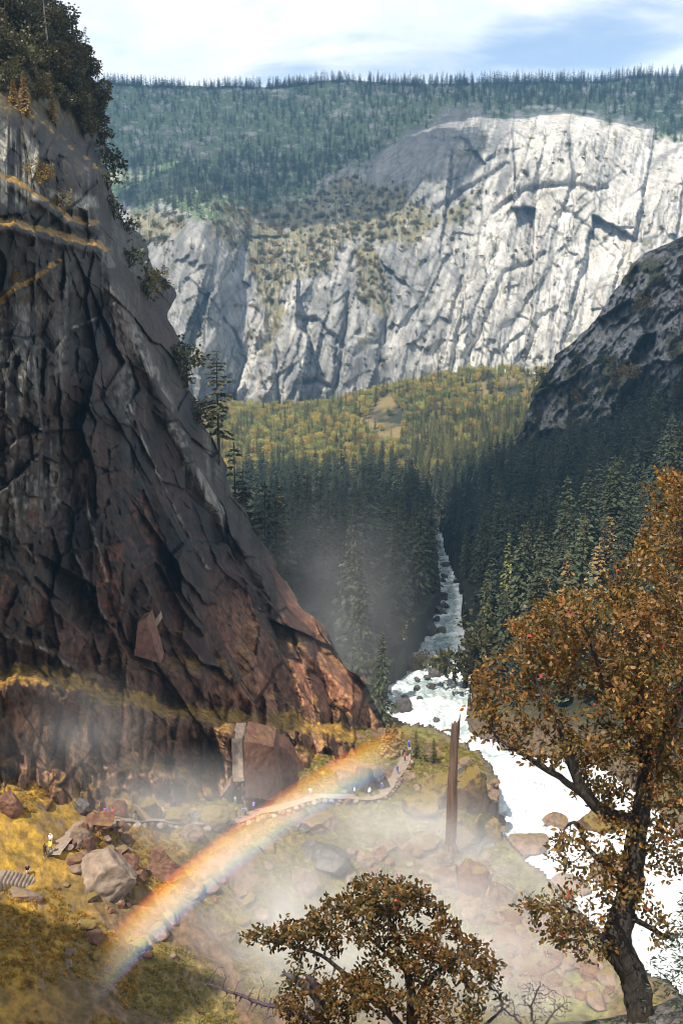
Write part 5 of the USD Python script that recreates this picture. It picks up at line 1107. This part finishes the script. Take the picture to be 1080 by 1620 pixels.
plain('twig_bark', (0.085, 0.07, 0.06), 0.9, 0.4, 30.0, 0.4, 0.01)
def colonize(nodes, par, att, step, infl, kill, iters, r, grav=.0):
    nodes = [np.array(n, float) for n in nodes]; par = list(par); alive = np.ones(len(att), bool)
    for _ in range(iters):
        if not alive.any(): break
        N = np.array(nodes); d, i = cKDTree(N).query(att[alive]); ok = d < infl
        if not ok.any(): break
        a = att[alive][ok]; ii = i[ok]; dv = a - N[ii]; dv /= np.maximum(np.linalg.norm(dv, axis=1, keepdims=True), 1e-9)
        acc = np.zeros_like(N); np.add.at(acc, ii, dv); act = np.unique(ii); new = []
        for k in act:
            v = acc[k]; L = np.linalg.norm(v)
            if L < 1e-6: continue
            v = v / L + r.normal(size=3) * .22 + [0, 0, grav]; v /= np.linalg.norm(v); q = N[k] + v * step
            new.append((q, k))
        if not new: break
        Q = np.array([q for q, _ in new]); dd, _ = cKDTree(N).query(Q); added = 0
        for (q, k), x in zip(new, dd):
            if x > step * .45: nodes.append(q); par.append(int(k)); added += 1
        if not added: break
        d2, _ = cKDTree(np.array(nodes)).query(att); alive &= d2 > kill
    return np.array(nodes), np.array(par)

def radii(par, tip, p=2.35):
    n = len(par); r = np.zeros(n); has = np.zeros(n, bool); acc = np.zeros(n)
    for k in range(n - 1, -1, -1):
        r[k] = (acc[k] + tip ** p if acc[k] == 0 else acc[k]) ** (1 / p)
        if par[k] >= 0: acc[par[k]] += r[k] ** p
    return r

def chains(par, r):
    n = len(par); kids = [[] for _ in range(n)]
    for k in range(n):
        if par[k] >= 0: kids[par[k]].append(k)
    out = []; stack = [(0, None)]
    while stack:
        s, p = stack.pop(); ch = [] if p is None else [p]; k = s
        while True:
            ch.append(k)
            if not kids[k]: break
            o = sorted(kids[k], key=lambda j: -r[j])
            for j in o[1:]: stack.append((j, k))
            k = o[0]
        if len(ch) > 1: out.append(ch)
    return out

def leaf_geom(base, direc, L, W, r):
    """Folded oval leaves, four triangles each."""
    n = len(base); d = direc / np.linalg.norm(direc, axis=1, keepdims=True)
    s = np.cross(d, r.normal(size=(n, 3))); s /= np.maximum(np.linalg.norm(s, axis=1, keepdims=True), 1e-6); q = np.cross(s, d)
    a = base + d * (L * .35)[:, None]; b = base + d * (L * .72)[:, None]; lift = (.18 * W)[:, None] * q
    v = np.stack([base, a + s * (W * .5)[:, None] + lift, b + s * (W * .42)[:, None] + lift, base + d * L[:, None] - q * (L * .12)[:, None], b - s * (W * .42)[:, None] + lift, a - s * (W * .5)[:, None] + lift], 1)
    return v, np.array([[0, 1, 5], [1, 2, 4], [1, 4, 5], [2, 3, 4]])

def oak(name, label, base_line, base_r, limbs, blobs, n_att, n_leaf, seed, lsize=.078, cols=((.145, .068, .017), (.06, .047, .016), (.23, .12, .031), (.105, .075, .023)), weights=(.38, .28, .17, .17), parts=300, step=.085, bark='bark_dark'):
    r = np.random.default_rng(seed)
    root = np.array([P(*q) for q in base_line]); o = root[0]
    nodes, par, minr = [], [], []
    def add_line(pts, rr, attach=None):
        s = np.r_[0, np.cumsum(np.linalg.norm(np.diff(pts, axis=0), axis=1))]; n = max(3, int(s[-1] / .07)); qq = np.linspace(0, s[-1], n)
        from scipy.interpolate import PchipInterpolator
        pp = np.stack([PchipInterpolator(s, pts[:, i])(qq) for i in range(3)], 1) + r.normal(size=(n, 3)) * .006
        rad = np.interp(qq, s, rr); prev = attach
        for k in range(n):
            if attach is not None and k == 0: continue
            nodes.append(pp[k]); par.append(-1 if prev is None else prev); minr.append(rad[k]); prev = len(nodes) - 1
    add_line(root, base_r)
    for pts, rr in limbs:
        pts = np.array([P(*q) for q in pts]); k = int(np.argmin(np.linalg.norm(np.array(nodes) - pts[0], axis=1))); pts[0] = nodes[k]
        add_line(pts, rr, k)
    nman = len(nodes)
    att = []
    wts = np.array([b[2] * b[3] for b in blobs], float); wts /= wts.sum()
    for b in r.choice(len(blobs), n_att, p=wts):
        px, py, rx, ry, Y, dY = blobs[b]; v = r.normal(size=3); v *= r.uniform(.25, 1) ** (1 / 3) / np.linalg.norm(v)
        att.append(P(px + v[0] * rx, py + v[2] * ry, Y + v[1] * dY))
    att = np.array(att); gate = meshkit.fbm(att * 2.3 + seed * 7, 2, seed + 3); att = att[gate > np.quantile(gate, .33)]
    N, par_ = colonize(nodes, par, att, step, 2.5, step * 1.5, 140, r)
    R = radii(par_, .0035); R[:nman] = np.maximum(R[:nman], np.array(minr)); 
    for k in range(nman, len(N)): R[k] = min(R[k], max(R[par_[k]] * .92, .0035))
    t = thing(name, label, 'oak tree', o)
    N0 = N - o
    ch = chains(par_, R); ch.sort(key=lambda c: -R[c[1]])
    twigs = []
    for i, c_ in enumerate(ch):
        pts, rr = N0[c_], R[c_].copy()
        if len(pts) > 3: pts[1:-1] = .25 * pts[:-2] + .5 * pts[1:-1] + .25 * pts[2:]
        if i == 0:
            pts2 = np.stack([np.interp(np.linspace(0, len(pts) - 1, len(pts) * 2), np.arange(len(pts)), pts[:, k]) for k in range(3)], 1); rr2 = np.interp(np.linspace(0, len(pts) - 1, len(pts) * 2), np.arange(len(pts)), rr)
            rr2 = np.maximum.accumulate(rr2[::-1])[::-1]
            v, f = tube(pts2, rr2, 18); nn_ = (meshkit.fbm(v * [16, 16, 5] + seed, 4, seed) - .5); v[:len(pts2) * 18] += (v[:len(pts2) * 18] - np.repeat(pts2, 18, 0)) * (.55 * nn_[:len(pts2) * 18, None])
            obj('trunk', (v, f), bark, t, smooth=True)
        elif R[c_[1]] > .016 and i < 26: obj('branch', tube(pts, rr, 8), bark, t, smooth=True)
        else: twigs.append(tube(pts, rr, 4, cap=False))
    tag(obj('twigs', join(twigs), 'twig_bark', t), kind='stuff')
    thin = np.where((R < .009) & (np.arange(len(N)) >= nman))[0]
    if n_leaf:
        pk = r.choice(thin, n_leaf); bdir = N0[pk] - N0[par_[pk]]; bdir /= np.maximum(np.linalg.norm(bdir, axis=1, keepdims=True), 1e-9)
        base = N0[pk] + r.normal(size=(n_leaf, 3)) * .035; dr_ = bdir * .6 + r.normal(size=(n_leaf, 3)) * .75 + [0, 0, .15]
        L = lsize * r.uniform(.65, 1.25, n_leaf); lv, lf = leaf_geom(base, dr_, L, L * r.uniform(.38, .52, n_leaf), r)
        # each twig region leans to one leaf colour
        reg = meshkit.noise((N[pk]) * 2.4 + seed, seed); u_ = np.clip(reg + r.normal(size=n_leaf) * .22, 0, .999); u_ = np.argsort(np.argsort(u_)) / n_leaf
        ci_ = np.searchsorted(np.cumsum(weights), u_).clip(0, len(cols) - 1); tc = np.array(cols)[ci_] * r.uniform(.7, 1.3, (n_leaf, 1))
        red = r.random(n_leaf) < .006; tc[red] = (.35, .05, .03)
        near = np.argsort(np.linalg.norm(base + o - [0, 0, CZ], axis=1))[:parts]
        for k in near: obj('leaf', (lv[k], lf), 'leaves', t, tint=np.repeat(tc[k][None], 6, 0))
        ms = np.ones(n_leaf, bool); ms[near] = False; nr = ms.sum()
        fo = obj('foliage', (lv[ms].reshape(-1, 3), (np.arange(nr)[:, None, None] * 6 + lf).reshape(-1, 3)), 'leaves', t, tint=np.repeat(tc[ms], 6, 0)); tag(fo, kind='stuff')
    return t

A = 9.6
oak('oak_tree', 'large rust leaved oak with a thick dark trunk, right foreground', [(1014, 1640, A), (1010, 1590, A), (1000, 1540, A), (975, 1490, A - .05), (985, 1440, A), (1002, 1390, A), (1004, 1340, A), (1014, 1280, A), (1022, 1200, A + .1), (1012, 1120, A + .2), (1000, 1040, A + .3), (985, 970, A + .4)],
    [.16, .145, .135, .15, .122, .115, .105, .09, .075, .055, .035, .018],
    [([(1006, 1300, A), (962, 1288, A - .1), (930, 1262, A - .2), (905, 1215, A - .25), (885, 1150, A - .3), (850, 1090, A - .3)], [.085, .07, .06, .05, .035, .015]), ([(945, 1275, A - .1), (900, 1240, A - .3), (860, 1215, A - .5), (820, 1190, A - .5), (780, 1165, A - .5)], [.05, .035, .028, .02, .01]),
     ([(1000, 1400, A), (960, 1372, A - .1), (928, 1340, A - .2), (905, 1300, A - .3), (892, 1310, A - .35)], [.05, .035, .026, .018, .008]), ([(1020, 1220, A), (1052, 1170, A - .2), (1075, 1110, A - .3), (1090, 1040, A - .3), (1085, 960, A - .1)], [.07, .06, .045, .03, .015]),
     ([(1016, 1160, A + .1), (980, 1110, A), (950, 1060, A), (930, 1000, A)], [.06, .045, .03, .014]), ([(975, 1495, A), (945, 1480, A - .2), (915, 1450, A - .35), (880, 1430, A - .4)], [.05, .03, .02, .01]), ([(985, 1450, A), (1030, 1470, A - .2), (1070, 1490, A - .3)], [.035, .025, .012]),
     ([(1080, 1100, A - .3), (1110, 980, A - .2), (1110, 880, A), (1090, 790, A + .2)], [.04, .03, .02, .008])],
    [(930, 1010, 125, 80, A + .1, .9), (825, 1090, 90, 80, A - .3, .7), (950, 1120, 130, 90, A, .9), (1060, 1060, 80, 130, A, .9), (1045, 920, 75, 80, A + .2, .8), (985, 1215, 90, 55, A + .1, .7), (1060, 1230, 50, 110, A - .2, .6), (775, 1150, 48, 34, A - .5, .4), (860, 1170, 70, 40, A - .4, .5), (870, 1010, 60, 50, A, .6),
     (900, 1450, 76, 56, A - .4, .45), (965, 1430, 76, 58, A - .35, .45), (930, 1490, 50, 36, A - .35, .3), (1010, 1470, 60, 50, A - .3, .4), (835, 1440, 34, 24, A - .5, .3), (900, 1350, 34, 40, A - .35, .3), (960, 1370, 45, 25, A - .3, .3), (1060, 800, 50, 60, A + .2, .5), (1075, 1340, 40, 60, A - .3, .4), (990, 1330, 36, 40, A - .3, .3), (985, 1140, 60, 40, A - .7, .4)], 4200, 18500, 3, lsize=.064)
B = 8.8
oak('oak_tree', 'smaller rust leaved oak in the bottom middle, its crown spreading left', [(655, 1760, B), (656, 1700, B), (652, 1640, B), (650, 1580, B - .05), (646, 1545, B - .05), (630, 1500, B), (615, 1450, B), (606, 1400, B)], [.085, .075, .06, .05, .04, .028, .018, .008],
    [([(652, 1600, B), (672, 1560, B - .1), (700, 1530, B - .15), (735, 1510, B - .2)], [.045, .034, .022, .01]), ([(654, 1650, B), (610, 1600, B - .2), (565, 1560, B - .3), (520, 1520, B - .3), (470, 1500, B - .35), (420, 1490, B - .35)], [.045, .034, .026, .018, .012, .006]), ([(656, 1690, B), (720, 1650, B - .1), (770, 1620, B - .2), (800, 1590, B - .2)], [.04, .028, .016, .008]), ([(640, 1530, B), (590, 1490, B), (560, 1460, B)], [.022, .015, .008]), ([(655, 1700, B), (560, 1660, B - .3), (480, 1620, B - .4)], [.035, .024, .012])],
    [(612, 1420, 74, 42, B, .5), (560, 1460, 80, 38, B - .1, .5), (650, 1470, 70, 50, B, .5), (700, 1500, 60, 44, B - .1, .45), (745, 1530, 50, 46, B - .2, .4), (470, 1478, 62, 28, B - .3, .35), (400, 1484, 30, 14, B - .35, .2), (560, 1580, 80, 34, B - .4, .5), (480, 1590, 48, 36, B - .5, .3), (720, 1600, 80, 38, B - .2, .45), (640, 1600, 50, 24, B - .5, .4), (620, 1540, 60, 30, B - .2, .4)], 2200, 9500, 4, lsize=.058)
C = 13.5
oak('oak_tree', 'oak whose pale orange leaves fill the upper right edge, farther back', [(1160, 1500, C), (1150, 1300, C), (1130, 1150, C), (1110, 1020, C), (1090, 920, C), (1080, 840, C)], [.16, .13, .10, .07, .045, .015],
    [([(1120, 1080, C), (1060, 1000, C), (1000, 960, C), (950, 935, C)], [.06, .045, .03, .01]), ([(1110, 1020, C), (1060, 930, C), (1030, 880, C)], [.04, .03, .01]), ([(1130, 1150, C), (1040, 1080, C), (960, 1020, C), (880, 990, C), (820, 985, C)], [.06, .045, .03, .02, .008])],
    [(1050, 870, 50, 60, C, .7), (1075, 790, 40, 50, C, .6), (1000, 950, 60, 45, C, .8), (1060, 960, 60, 60, C, .8), (920, 975, 60, 40, C, .7), (840, 990, 50, 36, C, .6), (960, 1040, 80, 50, C, .8), (1050, 1080, 60, 70, C, .8)], 1300, 11000, 5, lsize=.068, cols=((.26, .13, .032), (.17, .10, .028), (.32, .185, .065), (.20, .125, .045)), parts=60, step=.11)
# twig of a fir at the right edge
g = P(1092, 1592, 9.2)
fm = conifer_model(91, H=1.75, R=.42, whorls=12, per=6, clumps=5, tint=(.022, .03, .018), droop=.3)
fv_ = fm[1]
ft = thing('young_fir', 'dark young fir at the lower right edge beside the oak trunk', 'fir', g)
obj('trunk', tube([[0, 0, -.2], [0, 0, .9], [0, 0, 1.7]], [.03, .02, .005], 6), 'bark_dark', ft); 
bs_ = rng.normal(size=(2600, 3)); hh = rng.uniform(.1, 1, 2600) ** 1.2; aa = rng.uniform(0, 6.28, 2600); qq = rng.uniform(.1, 1, 2600)
wv = np.floor(hh * 9) / 9; aa = np.floor(aa / 6.28 * 7) * .9 + wv * 11 + rng.normal(size=2600) * .13; Lr = .55 * (1.08 - wv)
pb = np.stack([np.cos(aa) * Lr * qq, np.sin(aa) * Lr * qq, wv * 1.7 - .12 * qq], -1)
cv, cf, ct = clump_mesh(pb, np.stack([np.cos(aa + rng.normal(size=2600) * .8), np.sin(aa + rng.normal(size=2600) * .8), rng.normal(size=2600) * .3], -1), rng.uniform(.05, .09, 2600), np.full(2600, .007), rng.uniform(-1, 1, 2600), np.array([(.022, .032, .02)]) * rng.uniform(.7, 1.3, (2600, 1)), rng)
obj('crown', (cv, cf), 'needles', ft, tint=ct)

# bare branches, broken grey limb and dead shrub in front
def bare(name, label, cat, lines, blobs, n, seed, mat, tip=.0025, step=.06):
    r = np.random.default_rng(seed); nodes, par, minr = [], [], []
    for pts, rr in lines:
        pts = np.array([P(*q) for q in pts])
        k = None if not nodes else int(np.argmin(np.linalg.norm(np.array(nodes) - pts[0], axis=1)))
        s = np.r_[0, np.cumsum(np.linalg.norm(np.diff(pts, axis=0), axis=1))]; m = max(4, int(s[-1] / .05)); qq = np.linspace(0, s[-1], m)
        pp = np.stack([np.interp(qq, s, pts[:, i]) for i in range(3)], 1) + r.normal(size=(m, 3)) * .008
        for j in range(m):
            nodes.append(pp[j]); par.append((-1 if k is None else k) if j == 0 else len(nodes) - 2); minr.append(np.interp(qq[j], s, rr))
    nm = len(nodes); att = []
    for b in r.integers(0, len(blobs), n):
        px, py, rx, ry, Y, dY = blobs[b]; v = r.normal(size=3); v *= r.uniform(.1, 1) ** (1 / 3) / np.linalg.norm(v); att.append(P(px + v[0] * rx, py + v[2] * ry, Y + v[1] * dY))
    N, pr = colonize(nodes, par, np.array(att), step, .7, step * 1.4, 60, r)
    R = radii(pr, tip); R[:nm] = np.maximum(np.minimum(R[:nm], .02), minr); R = np.minimum(R, .05)
    for k in range(nm, len(N)): R[k] = min(R[k], max(R[pr[k]] * .8, tip))
    t = thing(name, label, cat, N[0]); tw = []
    for i, c_ in enumerate(sorted(chains(pr, R), key=lambda c: -R[c[1]])):
        v = tube(N[c_] - N[0], R[c_], 6 if i < 3 else 4)
        if i < 3: obj('branch', v, mat, t, smooth=True)
        else: tw.append(v)
    if tw: tag(obj('twigs', join(tw), mat, t), kind='stuff')
D = 8.3
bare('dead_branch', 'leafless dark branch reaching left in front of the mist', 'branch', [([(560, 1660, D), (505, 1618, D), (470, 1602, D), (420, 1590, D), (375, 1575, D), (345, 1562, D), (316, 1556, D)], [.035, .03, .024, .018, .014, .01, .005])], [(345, 1545, 30, 25, D, .15), (400, 1570, 40, 30, D, .2), (450, 1590, 40, 25, D, .2), (430, 1615, 50, 16, D, .2), (370, 1590, 25, 20, D, .1)], 190, 11, 'bare_twig')
bare('dead_shrub', 'bare grey purple shrub at the bottom edge left of the big oak', 'shrub', [([(850, 1680, D), (848, 1630, D), (840, 1600, D), (845, 1575, D)], [.014, .012, .008, .004]), ([(848, 1640, D), (875, 1605, D), (890, 1590, D)], [.01, .007, .003]), ([(848, 1640, D), (810, 1608, D), (790, 1590, D)], [.01, .007, .003])], [(845, 1575, 40, 30, D, .3), (880, 1595, 30, 22, D, .25), (800, 1595, 30, 20, D, .25), (850, 1610, 50, 15, D, .25)], 750, 12, 'bare_twig', tip=.0017, step=.032)
bl1 = thing('broken_limb', 'broken weathered grey limb with split ends above the bare branch', 'branch', P(508, 1600, D + .1))
for pts, rr in (([(508, 1602, D + .1), (503, 1578, D + .1), (488, 1564, D + .05), (468, 1550, D), (446, 1538, D)], [.05, .055, .05, .036, .008]), ([(505, 1585, D + .1), (500, 1562, D + .1), (492, 1550, D + .08), (482, 1542, D + .05)], [.045, .045, .034, .008])):
    pp = np.array([P(*q) for q in pts]) - P(508, 1600, D + .1); s = np.linspace(0, len(pp) - 1, 30); pp = np.stack([np.interp(s, np.arange(len(pp)), pp[:, i]) for i in range(3)], 1); rr = np.interp(s, np.arange(len(rr)), rr)
    v, f = tube(pp, rr, 12); v[:360] += (v[:360] - np.repeat(pp, 12, 0)) * (.7 * (meshkit.fbm(v[:360] * [22, 22, 9], 4, 5) - .5))[:, None]; obj('limb', (v, f), 'grey_wood', bl1, smooth=True)

# ------------------------------------------------------------------ air: haze over the whole valley, spray from the falls, the rainbow in it
M['haze'] = usdkit.material(stage, '/World/Looks/haze', {'v': ('principled_volume', {'color': (0.30, 0.62, 1.0), 'density': HAZE_DENSITY})}, volume='v.volume')
hz = trimesh.creation.box([9000, 9200, 1010]); hz.apply_translation([0, 4000, 420])
tag(obj('haze', hz, 'haze'), 'thin blue haze filling the valley air', 'haze', kind='stuff')
def mist(px, py, Y, radii_, dens, label, seed, lo=.42, hi=.68, lift=0.0, an=-.35):
    c = P(px, py, Y) + [0, 0, lift]; r_ = np.array(radii_, float)
    M[f'mist{seed}'] = usdkit.material(stage, f'/World/Looks/mist{seed}', {
        'g': ('geometry', {}), 'mp': ('mapping', {'mapping_type': 'point', 'location': tuple(-c / r_), 'scale': tuple(1 / r_)}), 'l': ('vector_math', {'math_type': 'length'}),
        'f': ('map_range', {'range_type': 'smoothstep', 'from_min': 1.0, 'from_max': .15, 'to_min': 0.0, 'to_max': 1.0, 'clamp': True}),
        'm2': ('mapping', {'mapping_type': 'point', 'scale': (.055, .055, .075), 'location': (seed * 3.7, 0, 0)}),
        'n': ('noise_texture', {'scale': 1.0, 'detail': 4, 'roughness': .55, 'distortion': .6}), 'nr': ('map_range', {'from_min': lo, 'from_max': hi, 'to_min': .3 * dens, 'to_max': dens, 'clamp': True}),
        'mul': ('math', {'math_type': 'multiply'}), 'v': ('principled_volume', {'color': (1, 1, 1), 'anisotropy': an})},
        [('g.position', 'mp.vector'), ('mp.vector', 'l.vector1'), ('l.value', 'f.value'), ('g.position', 'm2.vector'), ('m2.vector', 'n.vector'), ('n.fac', 'nr.value'), ('f.result', 'mul.value1'), ('nr.result', 'mul.value2'), ('mul.value', 'v.density')], volume='v.volume')
    s = trimesh.creation.icosphere(3)
    tag(obj('mist', (s.vertices * r_ + c, s.faces), f'mist{seed}'), label, 'mist', kind='stuff')
mist(520, 1490, 112, (32, 20, 13), .055, 'thick spray rolling over the slope in the bottom middle', 1)
mist(790, 1440, 138, (22, 22, 13), .045, 'spray over the talus and the near white water', 2)
mist(535, 1010, 240, (30, 46, 44), .0065, 'grey drift of spray between the cliff edge and the forest', 3, an=0)
mist(830, 1590, 117, (18, 14, 9), .08, 'dense spray at the bottom right beside the oak', 4)
mist(640, 1330, 150, (24, 18, 13), .045, 'light spray around the dead snag', 5)
mist(250, 1300, 128, (40, 14, 11), .03, 'faint spray drifting along the trail', 6)
mist(60, 1150, 126, (22, 12, 10), .014, 'spray in the hollow at the foot of the cliff, left edge', 7)
# rainbow: a glowing tube with its colours painted in, for the part of the bow, 41 degrees round the point opposite the sun, that stands in the spray
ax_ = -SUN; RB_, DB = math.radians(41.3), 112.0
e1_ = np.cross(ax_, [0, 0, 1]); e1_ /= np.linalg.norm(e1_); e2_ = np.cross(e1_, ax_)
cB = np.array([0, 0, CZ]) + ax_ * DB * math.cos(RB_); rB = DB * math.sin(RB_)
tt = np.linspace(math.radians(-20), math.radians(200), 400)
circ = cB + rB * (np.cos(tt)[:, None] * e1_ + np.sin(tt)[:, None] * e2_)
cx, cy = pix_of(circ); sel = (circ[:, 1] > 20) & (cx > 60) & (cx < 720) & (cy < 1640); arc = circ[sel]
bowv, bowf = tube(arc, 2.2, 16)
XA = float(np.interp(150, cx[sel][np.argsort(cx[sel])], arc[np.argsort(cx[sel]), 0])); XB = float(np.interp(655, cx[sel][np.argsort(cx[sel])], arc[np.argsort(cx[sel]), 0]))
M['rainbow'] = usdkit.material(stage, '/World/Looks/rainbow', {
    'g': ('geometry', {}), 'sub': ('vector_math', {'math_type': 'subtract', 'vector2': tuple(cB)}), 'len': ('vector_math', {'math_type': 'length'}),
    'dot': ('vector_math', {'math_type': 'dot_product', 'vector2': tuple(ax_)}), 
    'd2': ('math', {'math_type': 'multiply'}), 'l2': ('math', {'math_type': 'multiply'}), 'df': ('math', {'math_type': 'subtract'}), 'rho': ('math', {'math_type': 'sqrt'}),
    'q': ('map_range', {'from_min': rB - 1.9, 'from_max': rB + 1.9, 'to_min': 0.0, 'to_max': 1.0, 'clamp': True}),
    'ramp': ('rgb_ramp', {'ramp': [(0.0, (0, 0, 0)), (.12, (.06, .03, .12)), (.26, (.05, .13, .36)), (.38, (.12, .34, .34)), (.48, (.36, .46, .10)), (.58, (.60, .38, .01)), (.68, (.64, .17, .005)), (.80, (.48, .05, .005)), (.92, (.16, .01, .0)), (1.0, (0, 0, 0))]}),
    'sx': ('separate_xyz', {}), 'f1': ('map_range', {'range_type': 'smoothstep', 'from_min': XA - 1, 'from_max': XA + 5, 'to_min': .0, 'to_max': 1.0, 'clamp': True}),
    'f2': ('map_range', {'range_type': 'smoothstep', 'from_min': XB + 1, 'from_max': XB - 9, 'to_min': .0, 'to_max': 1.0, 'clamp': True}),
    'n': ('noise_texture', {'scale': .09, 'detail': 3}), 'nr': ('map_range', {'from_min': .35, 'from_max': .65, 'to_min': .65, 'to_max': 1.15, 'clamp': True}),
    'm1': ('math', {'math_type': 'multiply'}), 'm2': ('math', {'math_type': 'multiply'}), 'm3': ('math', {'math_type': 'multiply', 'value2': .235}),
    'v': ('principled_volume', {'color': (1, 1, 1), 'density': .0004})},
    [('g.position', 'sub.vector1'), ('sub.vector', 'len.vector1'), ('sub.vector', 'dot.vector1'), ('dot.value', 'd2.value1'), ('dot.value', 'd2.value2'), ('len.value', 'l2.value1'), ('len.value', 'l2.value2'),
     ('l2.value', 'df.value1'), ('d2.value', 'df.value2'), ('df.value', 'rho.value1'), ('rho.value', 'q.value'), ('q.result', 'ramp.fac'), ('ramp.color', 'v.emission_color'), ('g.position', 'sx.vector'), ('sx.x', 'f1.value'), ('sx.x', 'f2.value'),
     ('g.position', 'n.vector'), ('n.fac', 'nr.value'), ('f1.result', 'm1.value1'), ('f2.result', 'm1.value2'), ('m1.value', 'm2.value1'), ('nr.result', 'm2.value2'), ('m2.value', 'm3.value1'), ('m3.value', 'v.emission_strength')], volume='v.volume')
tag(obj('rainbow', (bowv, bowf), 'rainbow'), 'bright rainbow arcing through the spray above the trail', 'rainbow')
